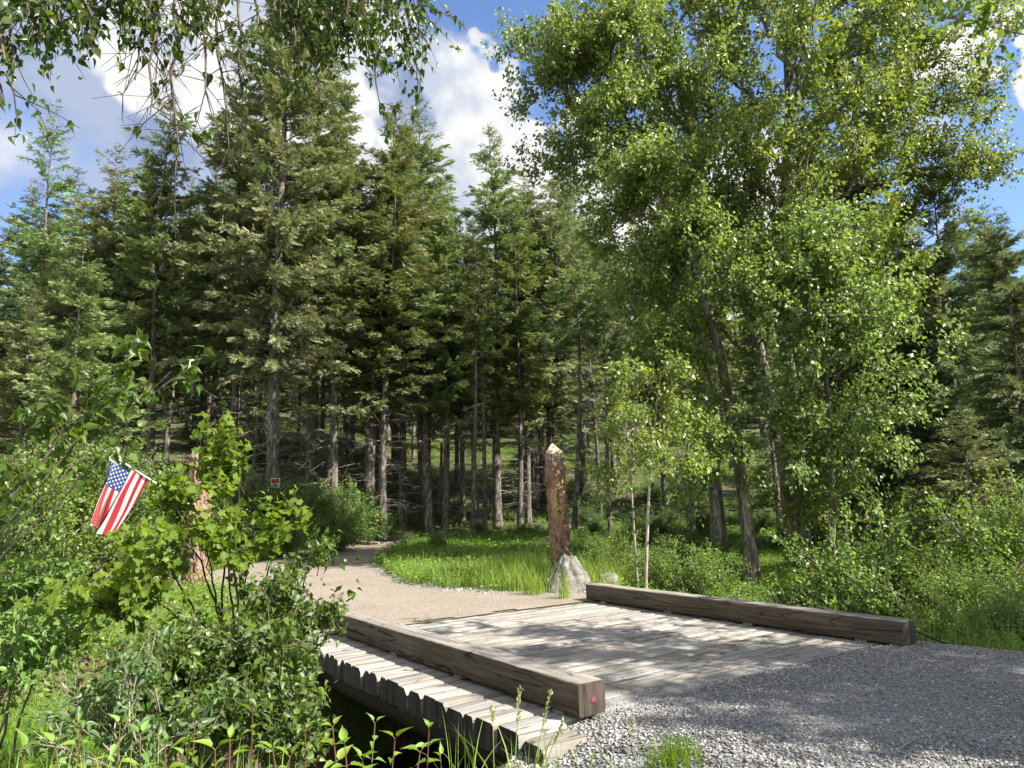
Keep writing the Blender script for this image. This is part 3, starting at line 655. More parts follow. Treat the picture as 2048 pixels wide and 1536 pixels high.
# ------------------------------------------------------------------ grass and low plants (stuff)
def blades(g, P, h, w, lean=.35, seg=3, t=None):
    n = len(P)
    if n == 0: return
    a = rnd(n, 0, 2*math.pi); d = np.stack([np.cos(a), np.sin(a), np.zeros(n)], -1); s = np.stack([-np.sin(a), np.cos(a), np.zeros(n)], -1)
    rot = rnd(n, 0, math.pi); s = s*np.cos(rot)[:, None]+d*np.sin(rot)[:, None]
    ln = np.abs(rng.normal(lean, lean*.6, n)); h = np.broadcast_to(h, (n,)); w = np.broadcast_to(w, (n,)); V = []
    for k in range(seg+1):
        u = k/seg; c = P+d*(ln*h*u*u)[:, None]+np.array([0, 0, 1])*(h*(u-.25*ln*u*u))[:, None]; ww = w*(1-u**1.5)*.5
        if k < seg: V += [c-s*ww[:, None], c+s*ww[:, None]]
        else: V += [c]
    V = np.stack(V, 1); k = V.shape[1]; base = (np.arange(n)*k)[:, None, None]
    t = rnd(n, 0, 1) if t is None else t
    off = g.n; g.add(V.reshape(-1, 3), (base+np.array([[0, 1, 3, 2]])[None]).reshape(-1, 4), t)
    for q in range(1, seg-1): g.f.append((base+np.array([[2*q, 2*q+1, 2*q+3, 2*q+2]])[None]).reshape(-1, 4)+off); g.t.append(t.astype(np.float32)); g.m.append(np.zeros(n, np.int32))
    g.f.append((base+np.array([[2*seg-2, 2*seg-1, 2*seg]])[None]).reshape(-1, 3)+off); g.t.append(t.astype(np.float32)); g.m.append(np.zeros(n, np.int32))
def onroad(P): return inside(P+np.stack([.22*wav(P[:, 0]*1.7, P[:, 1]*1.7), .22*wav(P[:, 1]*1.5+3, P[:, 0]*1.9)], -1), np.array(ROADP)) | inside(P, np.array(NEARP))
def onbridge(P): return (P[:, 0] > -.7) & (P[:, 0] < 5.35) & (P[:, 1] > -.35) & (P[:, 1] < 5.3)
def scatter(n, umin, umax, vmin, vmax):
    """points in the camera's wedge, u = sideways over forward"""
    v = np.sqrt(rnd(n, vmin**2, vmax**2)); t = rnd(n, umin, umax); u = t*v
    return np.stack([CAM[0]+.816*u+.578*v, CAM[1]-.578*u+.816*v], -1)
def z3(P): return np.column_stack([P, H(P[:, 0], P[:, 1])])
g = Geo()
n = 62000; P = scatter(n, -.30, .14, 10.5, 24); clump = wav(P[:, 0]*2.3, P[:, 1]*2.3)
vv_ = (P[:, 0]-CAM[0])*.578+(P[:, 1]-CAM[1])*.816
keep = ~onroad(P) & ~onbridge(P) & (P[:, 0] > 3) & (P[:, 1] > 5.0) & (rng.uniform(0, 1, len(P)) > sst(15.5, 19, vv_)*.85) & (rng.uniform(-1.2, .8, n) < clump+.3) & (P[:, 0] < 7.5+.35*(P[:, 1]-5)); P = P[keep]
hh = (.26+.36*rng.uniform(0, 1, len(P))**2)*(.8+.5*sst(-.5, .8, wav(P[:, 0]*.9, P[:, 1]*1.1))); blades(g, z3(P), hh, rnd(len(P), .006, .013))
n = 90000; P = scatter(n, -.85, -.28, 5.5, 26); keep = ~onroad(P) & ~onbridge(P) & (rng.uniform(-1.1, .9, n) < wav(P[:, 0]*1.3, P[:, 1]*1.5)+.25); P = P[keep]; zz = z3(P); P = zz[zz[:, 2] > -1.3]
blades(g, P, rnd(len(P), .10, .42), rnd(len(P), .006, .012))
n = 30000; P = scatter(n, .32, .80, 6.5, 24); P = P[~onroad(P) & ~onbridge(P)]; P = z3(P); P = P[P[:, 2] > -1.3]
blades(g, P, rnd(len(P), .2, .55), rnd(len(P), .007, .014))
tag(g.build('grass', M['grass']), 'yellow-green grass along the road edge and on the creek banks', 'grass', kind='stuff')
g = Geo()
c = at(1025, 1172, 0)  # the taller tuft
P = np.column_stack([rng.normal(c[0]+.3, .35, 1500), rng.normal(c[1]+.3, .3, 1500), np.zeros(1500)]); blades(g, P, rnd(1500, .4, .8), rnd(1500, .009, .016), .28)
tag(g.build('tall_grass_tuft', M['grass'], None), 'taller broad grass tuft at the road bend left of the numbered log post', 'grass')
g = Geo()
P = np.concatenate([np.column_stack([rng.normal(a[0], s, k), rng.normal(a[1], s, k), np.zeros(k)]) for a, s, k in [(at(1170, 1172), .22, 260), (at(1070, 1190), .12, 120), (at(1128, 1198), .08, 60), (at(1215, 1165), .25, 160), (at(1040, 1180), .3, 160)]])
blades(g, P, rnd(len(P), .3, .75), rnd(len(P), .007, .013), .45, 4)
tag(g.build('roadside_grass', M['grass'], None), 'long arching grass around the boulder', 'grass', kind='stuff')

def plants(g, P, h, spread, nl, ll, lw, tmpl=LEAF2, t=None):
    """small leafy plants: nl leaves each in a little dome"""
    n = len(P); O = np.repeat(P, nl, 0); k = len(O); a = rnd(k, 0, 2*math.pi); rr_ = np.sqrt(rnd(k, 0, 1))
    sp = np.repeat(np.broadcast_to(spread, (n,)), nl); hh = np.repeat(np.broadcast_to(h, (n,)), nl)
    O = O+np.stack([np.cos(a)*rr_*sp, np.sin(a)*rr_*sp, hh*rnd(k, .25, 1)*(1-.55*rr_**2)], -1)
    D = unit(np.stack([np.cos(a), np.sin(a), rnd(k, -.5, .6)], -1)+.6*rdir(k)); Nn = unit(np.array([0, 0, 1.])+.55*rdir(k)); X, Yv, Zv = frame(D, Nn)
    L = (rnd(k, .6, 1.25)*ll)[:, None]; tt = np.clip(np.repeat(rnd(n, 0, .7), nl)+rnd(k, 0, .3), 0, 1) if t is None else t
    g.inst(tmpl[0], tmpl[1], O, X*L*(lw/ll), Yv*L, Zv*L, tt)
g = Geo()
n = 30000; P = np.concatenate([scatter(n, -.32, .72, 14, 62), scatter(9000, -.32, .72, 15, 30)]); keep = ~onroad(P) & ~onbridge(P); P = P[keep]
dd = (P[:, 0]-CAM[0])*.578+(P[:, 1]-CAM[1])*.816; dens = wav(P[:, 0]*.45, P[:, 1]*.5)
keep = (rng.uniform(-1, 1, len(P)) < dens+np.where(dd < 32, .9, .35)); P = P[keep]; dd = dd[keep]
plants(g, z3(P), rnd(len(P), .18, .45), rnd(len(P), .15, .38), 15, .075, .055)
tag(g.build('ground_cover', M['cover']), 'low leafy plants carpeting the shaded forest floor', 'ground cover', kind='stuff')
g = Geo()
n = 8500; P = scatter(n, -.80, -.22, 3.6, 24); P = P[~onroad(P) & ~onbridge(P)]; zz = z3(P); P = zz[zz[:, 2] > -1.3]
plants(g, P, rnd(len(P), .2, .6), rnd(len(P), .12, .3), 16, .06, .045)
n = 3800; P = scatter(n, .34, .80, 7.5, 22); P = P[~onroad(P) & ~onbridge(P)]; zz = z3(P); P = zz[zz[:, 2] > -1.3]
plants(g, P, rnd(len(P), .25, .6), rnd(len(P), .15, .35), 18, .06, .04)
tag(g.build('bank_plants', M['shrub']), 'mixed leafy weeds growing over the sunny creek banks', 'weeds', kind='stuff')

# ------------------------------------------------------------------ trees
def conifer(seed, Ht, cb, Rm, nb, spl, mat, spr=.42, droop=.25, up=.15, trunk_r=.2, dead=30, prof=.75, sides=3, irregular=.25, tw=None, curve=0., nsp=None, jag=1.0):
    """returns list of (part name, mesh): needles crown, trunk, dead branches"""
    global rng
    keep = rng; rng = np.random.default_rng(seed); parts = []
    lean = rng.normal(0, .012, 2)
    def axis(z): return np.stack([lean[0]*z+.10*np.sin(z*.22+seed)+curve*np.sin(z/Ht*math.pi), lean[1]*z+.08*np.sin(z*.3+2*seed), z], -1)
    g = Geo(); zz = np.concatenate([[-1.2, 0., .25], np.linspace(.8, Ht, 22)]); rad = trunk_r*np.clip(1-(zz/Ht)**1.15, .03, 1); rad[0:2] *= 1.35; rad[2] *= 1.12
    tube(g, axis(zz), rad, 9); trunk = g
    # branches
    zf = cb+(1-cb)*np.sort(rng.uniform(0, 1, nb)**1.05); zf = np.minimum(zf, .992); zf[rng.uniform(0, 1, nb) < .07] *= .72
    z = zf*Ht; rel = np.maximum((zf-cb)/(1-cb), 0)
    L = Rm*(np.clip(1-rel, 0, 1)**prof)*(1-.35*np.exp(-rel*9))*(1+irregular*rng.normal(0, 1, nb)); L = np.clip(L, .12, Rm*1.45)
    az = rng.uniform(0, 2*math.pi, nb)
    A = axis(z); el = up+.55*rel+rng.normal(0, .10, nb)
    h = np.stack([np.cos(az), np.sin(az), np.zeros(nb)], -1)
    def bp(u, idx): # point on branch
        l = L[idx]; return A[idx]+h[idx]*(l*u*np.cos(el[idx]))[:, None]+np.array([0, 0, 1.])*(l*(np.sin(el[idx])*u-droop*u*u+.10*droop*u**4*3))[:, None]
    ia = np.arange(nb)
    for k in range(4):
        r0 = (.010+.011*L)*(1-k*.23); sticks(trunk, bp(np.full(nb, k/4.), ia), bp(np.full(nb, (k+1)/4.), ia), r0, r0*.75, .5, 1)
    cnt = np.maximum(4, (L*spl*1.9).astype(int)); idx = np.repeat(ia, cnt); k = len(idx)
    u = 1-rng.uniform(0, 1, k)**1.35*.86; side = rng.choice([-1, 1], k)
    O = bp(u, idx); O2 = bp(np.minimum(u+.04, 1.04), idx); T = unit(O2-O); lat = np.cross(T, np.array([0, 0, 1.]))
    ang = rng.uniform(.15, 1.15, k)*(1-.5*(u > .93)); D = unit(T*np.cos(ang)[:, None]+lat*(np.sin(ang)*side)[:, None]+np.array([0, 0, 1.])*rng.normal(-.08, .38, k)[:, None])
    S = .76*spr*(.75+.5*(1-u))*rng.uniform(.6, 1.3, k)*np.clip(L[idx]/1.2, .45, 1.15)
    O = O+rng.normal(0, .05*jag, (k, 3))
    # brighter fresh tips at branch ends is part of the needle colour
    tt = np.clip(.25+.45*rng.uniform(0, 1, nb)[idx]+.25*rng.uniform(-1, 1, k)+.12*u, 0, .92); tt = np.where(rng.uniform(0, 1, k) < .03, 1., tt)
    Nn = unit(np.array([0, 0, 1.])+1.1*rdir(k)); X, Yv, Zv = frame(D, Nn); c = Geo(); ch = rng.integers(0, 4, k)
    for q in range(4):
        w = ch == q; c.inst(SPR[q][0], SPR[q][1], O[w], X[w]*S[w, None], Yv[w]*S[w, None], Zv[w]*S[w, None], tt[w])
    lv = c.mesh('needles', [mat])
    if dead:
        z = rng.uniform(.06, max(cb+.12, .2), dead)*Ht; az = rng.uniform(0, 2*math.pi, dead); l = Rm*rng.uniform(.25, .85, dead)
        A0 = axis(z); d = np.stack([np.cos(az), np.sin(az), rng.uniform(-.45, .15, dead)], -1); B0 = A0+d*l[:, None]
        M0 = A0+d*l[:, None]*.5+np.array([0, 0, .06])*l[:, None]
        sticks(trunk, A0, M0, .016, .011, .5, 2); sticks(trunk, M0, B0, .011, .003, .5, 2)
        for q in range(5):
            u = rng.uniform(.25, 1, dead)[:, None]; s_ = A0+(B0-A0)*u; e = s_+unit(d+.9*rdir(dead))*(l*.35)[:, None]; sticks(trunk, s_, e, .006, .002, .5, 2)
    parts = [('trunk', trunk.mesh('trunk', [M['firbark'], M['darkbark'], M['deadtwig']], True)), ('crown', lv)]
    rng = keep
    return dict(parts=parts, H=Ht)
PRO = {
 'fir':    [conifer(1, 20, .34, 2.3, 230, 15, M['fir'], trunk_r=.19, prof=.55, spr=.38, dead=50), conifer(2, 20, .42, 2.0, 190, 15, M['fir'], trunk_r=.18, prof=.5, spr=.38, dead=60), conifer(3, 20, .26, 2.5, 250, 14, M['fir_olive'], trunk_r=.20, prof=.6, spr=.38, dead=40), conifer(14, 20, .34, 2.3, 220, 15, M['fir_fresh'], trunk_r=.18, prof=.6, spr=.38, dead=40)],
 'olive':  [conifer(4, 24, .26, 2.9, 300, 14, M['fir_olive'], trunk_r=.27, irregular=.38, prof=.5, dead=110, spr=.42), conifer(5, 24, .32, 2.6, 270, 14, M['fir_olive'], trunk_r=.26, irregular=.33, prof=.5, dead=100, spr=.42)],
 'full':   [conifer(6, 12, .04, 2.5, 230, 18, M['fir_fresh'], trunk_r=.13, dead=0, spr=.32, prof=.7), conifer(7, 14, .05, 2.9, 240, 16, M['fir_olive'], trunk_r=.15, dead=0, spr=.36, prof=.68)],
 'spruce': [conifer(8, 20, .08, 3.8, 270, 15, M['spruce'], trunk_r=.22, droop=.42, up=.12, prof=.6, dead=20, spr=.44), conifer(9, 16, .05, 3.2, 250, 15, M['spruce'], trunk_r=.2, droop=.35, prof=.65, dead=10, spr=.40)],
 'larch':  [conifer(10, 20, .30, 2.1, 170, 12, M['larch'], trunk_r=.16, spr=.34, prof=.55, irregular=.2, dead=16)],
 'pole':   [conifer(11, 18, .50, 1.6, 110, 13, M['fir'], trunk_r=.14, dead=80, prof=.5), conifer(12, 17, .55, 1.4, 95, 13, M['fir'], trunk_r=.12, dead=70, curve=.25, prof=.5), conifer(13, 19, .45, 1.8, 120, 13, M['fir_olive'], trunk_r=.17, dead=90, prof=.5)],
}
def put(kind, k, pos, Ht, label, cat='fir tree', group=None, name='fir_tree', rz=None, wide=1.0, dead=True, lean=0.0, leandir=0.0):
    pr_ = PRO[kind][k % len(PRO[kind])]; s = Ht/pr_['H']
    r = thing(name, tuple(pos), label, cat, group, rz=float(rng.uniform(0, 6.28)) if rz is None else rz)
    r.scale = (s*wide, s*wide, s)
    if lean: r.rotation_euler = (lean*math.cos(leandir), lean*math.sin(leandir), r.rotation_euler[2])
    for nm, me in pr_['parts']:
        o = bpy.data.objects.new(nm, me); COL.objects.link(o); o.parent = r
    return r
def putpx(kind, k, px, dist, ytop, label, **kw):
    b = colg(px, dist); zt = atd(px, ytop, dist)[2]; return put(kind, k, b-np.array([0, 0, .05]), zt-b[2], label, **kw)
FT = [  # kind, variant, px, distance, top row, label, extras
 ('larch', 0, 36, 42, 168, 'slim pale green larch with open feathery crown at the left edge', dict(name='larch_tree', cat='larch tree')),
 ('fir', 1, 112, 50, 325, 'pale narrow conifer peeking up just right of the larch', {}),
 ('full', 0, 128, 23, 470, 'bright fresh green young fir, bushy to the ground, at the left', dict(wide=1.15)),
 ('full', 1, 20, 26, 560, 'wide bushy fir at the left edge below the larch', dict(wide=1.2)),
 ('fir', 2, 190, 36, 250, 'dense green fir behind the bushy young fir', dict(wide=1.4)),
 ('fir', 1, 282, 31, 178, 'tall fir with dark bare trunk showing, left of the broad olive fir', dict(wide=1.1)),
 ('fir', 0, 395, 38, 300, 'dark fir tucked behind the left side of the broad olive fir', {}),
 ('olive', 0, 545, 28, -90, 'broad olive-brown fir with drooping grey dead branches, tallest of the left group', dict(wide=.98)),
 ('olive', 1, 628, 33, -30, 'tall olive fir with thick sunlit trunk just right of the broadest fir', dict(wide=1.05)),
 ('fir', 2, 735, 31, 190, 'full olive-green fir with a rounded top in the centre left', dict(wide=1.3)),
 ('fir', 3, 845, 40, 200, 'light open-topped conifer standing alone against the white cloud', dict(wide=1.35)),
 ('fir', 3, 893, 33, 355, 'narrow green fir left of the blue gap in the treeline', dict(wide=1.15)),
 ('fir', 2, 790, 44, 300, 'fir filling in behind the rounded centre-left fir', {}),
 ('fir', 1, 1001, 34, 252, 'straight fir with long bare dark trunk and pointed top in the centre', dict(wide=1.25)),
 ('fir', 0, 1066, 40, 325, 'spired fir just right of the central pointed fir', dict(wide=1.3)),
 ('fir', 2, 1102, 36, 345, 'green fir second to the right of the central pointed fir', dict(wide=1.3)),
 ('fir', 1, 1168, 42, 330, 'fir partly covered by the left edge of the cottonwood crown', dict(wide=1.3)),
 ('fir', 0, 950, 40, 420, 'shorter fir below the blue gap in the treeline', {}),
 ('fir', 2, 1230, 44, 420, 'fir showing in shade behind the cottonwood foliage, nearest the centre', {}),
 ('fir', 0, 1330, 40, 430, 'shaded fir behind the middle of the cottonwoods', {}),
 ('spruce', 0, 1765, 27, 235, 'large dark spruce with long drooping boughs right of the cottonwoods', dict(name='spruce_tree', cat='spruce tree', wide=1.15)),
 ('spruce', 1, 1975, 27, 325, 'pointed spruce at the right edge against blue sky', dict(name='spruce_tree', cat='spruce tree', wide=1.1)),
 ('spruce', 0, 2090, 22, 380, 'dark spruce cut off by the right edge', dict(name='spruce_tree', cat='spruce tree')),
 ('spruce', 1, 1870, 33, 400, 'spruce filling the gap between the drooping spruce and the pointed one', dict(name='spruce_tree', cat='spruce tree')),
 ('full', 1, 1985, 18.5, 800, 'small grey-green fir with spreading boughs low at the right', dict(wide=1.5)),
 ('fir', 1, 1560, 36, 380, 'tall dark fir behind the right-hand cottonwood trunks', {}),
 ('fir', 0, 1670, 38, 330, 'fir between the cottonwood crown and the drooping spruce', {}),
 ('fir', 3, 930, 36, 430, 'fir standing between the narrow green fir and the central pointed one', dict(wide=1.0)),
 ('fir', 1, 660, 30, 150, 'straight fir between the thick sunlit trunk and the rounded fir', dict(wide=.95)),
 ('fir', 0, 455, 31, 90, 'fir close against the left flank of the broadest fir', dict(wide=1.0)),
 ('fir', 3, 235, 35, 300, 'fresh green fir between the bushy young fir and the dark-trunked one', dict(wide=1.1)),
 ('fir', 0, 800, 34, 260, 'fir at the right shoulder of the rounded fir', dict(wide=1.05)),
 ('fir', 3, 1040, 33, 400, 'shorter fir nestled right of the central pointed fir', dict(wide=1.0)),
 ('fir', 2, 330, 44, 330, 'shaded fir between the dark-trunked fir and the olive firs', {}),
 ('fir', 1, 60, 38, 520, 'fir behind the bushy fir at the left edge', {}),
]
for kd, k, px, d, yt, lb_, ex in FT: putpx(kd, k, px, d, yt, lb_, **ex)
# trunks one can follow from the ground, with high crowns
PT = [(765, 30, 330, 0, 'dark straight trunk at the top of the road bank', 1.5), (650, 31, 300, 1, 'leaning grey trunk left of the dark straight one', 1.3), (862, 33, 330, 2, 'trunk with buttressed base standing right of the road bank', 1.4),
      (948, 30, 430, 1, 'thin curved trunk left of the tall central fir', 1.0), (972, 32, 450, 0, 'second thin trunk close to the tall central fir', 1.0), (1062, 35, 360, 0, 'dark trunk left of the numbered post', 1.2),
      (1085, 41, 380, 2, 'brown trunk just behind the one left of the numbered post', 1.2), (1152, 31, 420, 1, 'black shaded trunk right behind the numbered post', 1.3), (1166, 40, 300, 2, 'pale sunlit pole trunk to the right of the numbered post', 1.2),
      (1215, 46, 380, 0, 'slim pole trunk further up the slope, right of the pale one', 1.0), (797, 42, 360, 1, 'black trunk in deep shade on the slope above the bank', 1.3), (915, 44, 380, 0, 'thin trunk up the slope between the curved trunk and the buttressed one', 1.0),
      (1430, 30, 420, 2, 'dark trunk in the shade left of the leaning cottonwood', 1.3), (420, 40, 300, 2, 'grey shaded trunk left of the broad olive fir', 1.2)]
for px, d, yt, k, lb_, w in PT: putpx('pole', k, px, d, yt, 'fir with a '+lb_, group=None, wide=w)
# forest behind: individual trees, nothing tells them apart
placed = [tuple(colg(a[2], a[3])[:2]) for a in FT]+[tuple(colg(a[0], a[1])[:2]) for a in PT]
def forest(n, v0, v1, gap, fn, tmax=.82):
    cnt = tries = 0
    while cnt < n and tries < 6000:
        tries += 1; v = rng.uniform(v0, v1); t_ = rng.uniform(-tmax, tmax)
        x = CAM[0]+.816*t_*v+.578*v; y = CAM[1]-.578*t_*v+.816*v
        if min((x-a)**2+(y-b)**2 for a, b in placed) < gap*gap: continue
        placed.append((x, y)); cnt += 1; fn(x, y, float(H(x, y))-.1, proj((x, y, 3.))[0], v)
def f_mid(x, y, z, px, v):
    if 960 < px < 1750 and v < 54 and rng.random() < .78: return
    if rng.random() < (.8 if 780 < px < 1320 else .6): put('pole', int(rng.integers(3)), (x, y, z), rng.uniform(11, 14.5 if 780 < px < 1320 else 17), 'bare-stemmed fir standing deep in the forest on the hill slope', group='bare-stemmed firs on the hill slope', wide=rng.uniform(.9, 1.4))
    else: put('fir', int(rng.integers(3)), (x, y, z), rng.uniform(12, 14.5 if 780 < px < 1320 else 19), 'crowded fir in the shade behind the front row of firs', group='crowded firs behind the front row', wide=rng.uniform(1.1, 1.4))
def f_far(x, y, z, px, v):
    k = rng.random()
    if k < .4: put('fir', 2, (x, y, z), rng.uniform(12, 15), 'distant fir closing the forest high on the wooded hill', group='firs at the back of the forest', dead=False, wide=1.6)
    elif k < .7: put('full', int(rng.integers(2)), (x, y, z), rng.uniform(8, 13), 'distant fir closing the forest high on the wooded hill', group='firs at the back of the forest', dead=False, wide=1.6)
    else: put('spruce', 1, (x, y, z), rng.uniform(10, 14), 'distant fir closing the forest high on the wooded hill', group='firs at the back of the forest', dead=False, wide=1.3)
forest(125, 37, 66, 2.1, f_mid)
def f_small(x, y, z, px, v):
    if not onroad(np.array([[x, y]]))[0]: put('full', int(rng.integers(2)), (x, y, z), rng.uniform(3.5, 7.5), 'small shaded fir filling the gaps between the trunks on the slope', group='small firs between the trunks', wide=1.2)
forest(20, 36, 60, 1.8, f_small)
for q in range(14):
    px = rng.uniform(420, 1420); d = rng.uniform(29, 39); b = colg(px, d)
    if onroad(b[None, :2])[0] or min((b[0]-a)**2+(b[1]-c)**2 for a, c in placed) < 1.4: continue
    placed.append((b[0], b[1])); put('pole', int(rng.integers(3)), b, rng.uniform(11, 15.5), 'slim bare-trunked fir at the front edge of the forest', group='slim bare-trunked firs at the forest edge', wide=rng.uniform(.8, 1.1))
forest(125, 66, 104, 2.6, f_far)
forest(45, 92, 104, 1.8, f_far)

# ------------------------------------------------------------------ broadleaf growth
def leaves_on(g, A, B, per, L, Wd, tmpl, droop=.5, t0=None, spread=.02, tr_=(0, 1), u0=.15):
    """leaves along sticks A-B"""
    n = len(A); idx = np.repeat(np.arange(n), per); k = len(idx); u = rnd(k, u0, 1.05)
    T = unit(B-A)[idx]; O = A[idx]+(B-A)[idx]*u[:, None]+rng.normal(0, spread, (k, 3))
    D = unit(.45*T+.8*rdir(k)+np.array([0, 0, -1.])*droop*rnd(k, .3, 1.5)[:, None]); Nn = unit(rdir(k)+np.array([0, 0, .75])+.35*SUN)
    X, Yv, Zv = frame(D, Nn); s = (rnd(k, .65, 1.2)*L)[:, None]
    base = np.repeat(rnd(n, tr_[0], tr_[1])*.6, per) if t0 is None else t0
    tt = np.clip(base+rnd(k, 0, .38), 0, 1)
    g.inst(tmpl[0], tmpl[1], O, X*s*(Wd/L), Yv*s, Zv*s*rnd(k, .2, 2.4)[:, None], tt)
def grow(base, targets, gs, gl, r0, twigs, twl, per, L, Wd, tmpl=LEAF2, bend=.35, start=.35, droop=.5, r1=.004, sprd=.02, twdir=.3, k=6, ctrl=None, seg=9):
    """stems from base to targets; twigs on the outer part; leaves on twigs"""
    S, E = [], []
    for T in targets:
        b = np.array(base)+(rng.normal(0, .06, 3)*np.array([1, 1, 0])); c = (b+T)/2+np.array([0, 0, 1.])*bend*np.linalg.norm(T-b)*.5+rng.normal(0, .05, 3)*np.linalg.norm(T-b)
        if ctrl is not None: c = ctrl(b, T)
        p = bez(b, c, T, seg); p[1:-1] += rng.normal(0, .012, (seg-2, 3))*np.linalg.norm(T-b)
        tube(gs, p, np.linspace(r0, r1, seg), k, rng.uniform(0, 1), cap=False)
        u = rnd(twigs, start, 1.0); f = u*(seg-1); i0 = np.minimum(f.astype(int), seg-2); fr_ = (f-i0)[:, None]
        q = p[i0]*(1-fr_)+p[i0+1]*fr_; tn = unit(p[i0+1]-p[i0]); d = unit(tn*.7+rdir(twigs)*.85+np.array([0, 0, twdir])); S.append(q); E.append(q+d*(rnd(twigs, .4, 1.2)*twl)[:, None])
    S = np.concatenate(S); E = np.concatenate(E); sticks(gs, S, E, r1*.9, r1*.35)
    leaves_on(gl, S, E, per, L, Wd, tmpl, droop, spread=sprd)
    return S, E

def cottonwood(base, path, rad, limbs, label, seed, nsub=15, ntw=11, per=18, L=.130, mat='poplar', leafscale=1., name='cottonwood_tree', tmpl=LEAF2, twl=.85, sub_l=1.6, bark='palebark'):
    """path: trunk points; limbs: list of (u along trunk, end point, radius)"""
    global rng
    keep = rng; rng = np.random.default_rng(seed); base = np.array(base, float); path = [np.array(p, float)-base for p in path]
    # smooth trunk
    P = np.array(path); uu = np.linspace(0, 1, 26); kn = np.linspace(0, 1, len(P)); tr_ = np.stack([np.interp(uu, kn, P[:, q]) for q in range(3)], -1)
    for _ in range(3): tr_[1:-1] = (tr_[:-2]+2*tr_[1:-1]+tr_[2:])/4
    r = thing(name, tuple(base), label, 'cottonwood tree'); g = Geo(); tr_[0][2] -= .4
    rd = rad*(1-.85*uu**1.1); rd[0] *= 1.4; rd[1] *= 1.15; tube(g, tr_, rd, 12); g.build('trunk', M[bark], r, smooth=True)
    gb, gl = Geo(), Geo()
    for (u, end, lr) in limbs:
        i0 = u*25; a = int(min(i0, 24)); s0 = tr_[a]*(1-(i0-a))+tr_[a+1]*(i0-a); e = np.array(end)-base; dl = np.linalg.norm(e-s0)
        c = s0+(e-s0)*.45+np.array([0, 0, 1.])*dl*.20; p = bez(s0, c, e, 10); p[1:-1] += rng.normal(0, .03, (8, 3))*dl
        tube(gb, p, np.linspace(lr, lr*.22, 10), 7, .5, cap=False)
        for q in range(nsub):
            uq = rng.uniform(.22, 1.0); f = uq*9; a2 = int(min(f, 8)); s1 = p[a2]*(1-(f-a2))+p[a2+1]*(f-a2); tn = unit(p[a2+1]-p[a2])
            e1 = s1+unit(tn*.8+rng.normal(0, .75, 3)+np.array([0, 0, .40]))*sub_l*rng.uniform(.5, 1.25)*min(1., .5+dl/6)
            grow(s1, [e1], gb, gl, lr*.22, ntw, twl, per, L, L*.68, tmpl, bend=.15, start=.2, r1=.005, sprd=.07, droop=.7, k=4, seg=5, twdir=.35)
    gb.build('limbs', M[bark], r); gl.build('foliage', M[mat], r)
    rng = keep
    return r
def up(px, dist, py): return atd(px, py, dist)
def limbset(dist, spec, lr=.08):
    out_ = []
    for u, px, py, dd in spec: out_.append((u, up(px, dist+dd, py), lr))
    return out_
# the clump of cottonwoods on the right; every crown fans out from its own trunk
b1 = colg(1618, 21.5); cottonwood(b1, [b1, up(1600, 21.5, 900), up(1570, 21.3, 700), up(1560, 21, 480), up(1580, 21, 250), up(1560, 21, -60)], .26,
    limbset(21, [(.25, 1720, 640, -1.5), (.4, 1780, 520, -1), (.45, 1640, 560, -3), (.5, 1400, 420, -1), (.55, 1800, 300, 1), (.6, 1500, 300, -3), (.65, 1700, 180, -2), (.7, 1420, 120, 0), (.75, 1620, 60, -3), (.8, 1760, 20, 0), (.85, 1500, -60, -1), (.95, 1640, -120, 0), (.9, 1850, -60, 1), (.16, 1690, 860, -1.5), (.14, 1660, 1000, -1.2)], .09),
    'tall cottonwood with paired pale trunks rising from the right-hand shrubs', 31)
b2 = colg(1592, 22.3); cottonwood(b2, [b2, up(1570, 22.2, 920), up(1530, 22, 740), up(1480, 22, 560), up(1420, 22, 380), up(1340, 22, 200), up(1300, 22, 20)], .22,
    limbset(22, [(.35, 1330, 620, -1), (.4, 1560, 520, -2), (.5, 1300, 440, 0), (.5, 1460, 330, -2.5), (.6, 1250, 330, 1), (.65, 1400, 200, -2), (.7, 1180, 250, 0), (.75, 1330, 110, -2), (.8, 1160, 120, 0), (.85, 1240, 40, -1), (.9, 1400, -20, 0), (.95, 1280, -90, 0), (.6, 1130, 330, 1)], .085),
    'cottonwood leaning left from beside the paired pale trunks', 32)
b3 = colg(1508, 18.8); cottonwood(b3, [b3, up(1490, 18.8, 1000), up(1465, 18.8, 860), up(1445, 18.8, 720), up(1400, 19, 560), up(1330, 19.5, 400), up(1250, 20, 230), up(1200, 20, 120)], .17,
    limbset(19, [(.3, 1400, 920, -1), (.45, 1340, 700, -.5), (.5, 1480, 600, -1), (.55, 1280, 580, 0), (.62, 1380, 480, -1), (.68, 1210, 470, .5), (.72, 1300, 360, -1), (.8, 1130, 330, 1), (.85, 1230, 220, 0), (.9, 1100, 200, 1), (.95, 1160, 90, 0), (.97, 1260, 60, 0), (.9, 1085, 110, 1)], .05),
    'slanting cottonwood with peeling trunk, closest to the bridge', 33)
b4 = colg(1700, 27.5); cottonwood(b4, [b4, up(1695, 27.5, 900), up(1690, 27.5, 650), up(1690, 27, 400), up(1720, 27, 180), up(1740, 27, -80)], .40,
    limbset(27, [(.5, 1850, 420, 0), (.55, 1600, 350, -1), (.6, 1920, 330, -1), (.65, 1780, 250, -2), (.7, 1960, 210, 0), (.75, 1650, 150, -1), (.8, 1900, 120, -1), (.85, 1780, 50, -2), (.9, 2000, 60, 0), (.95, 1880, -40, 0), (.97, 1700, -100, 0), (.6, 1990, 360, 0), (.75, 1840, 200, -2)], .09),
    'massive old cottonwood with the thickest trunk, behind the right-hand clump', 34)
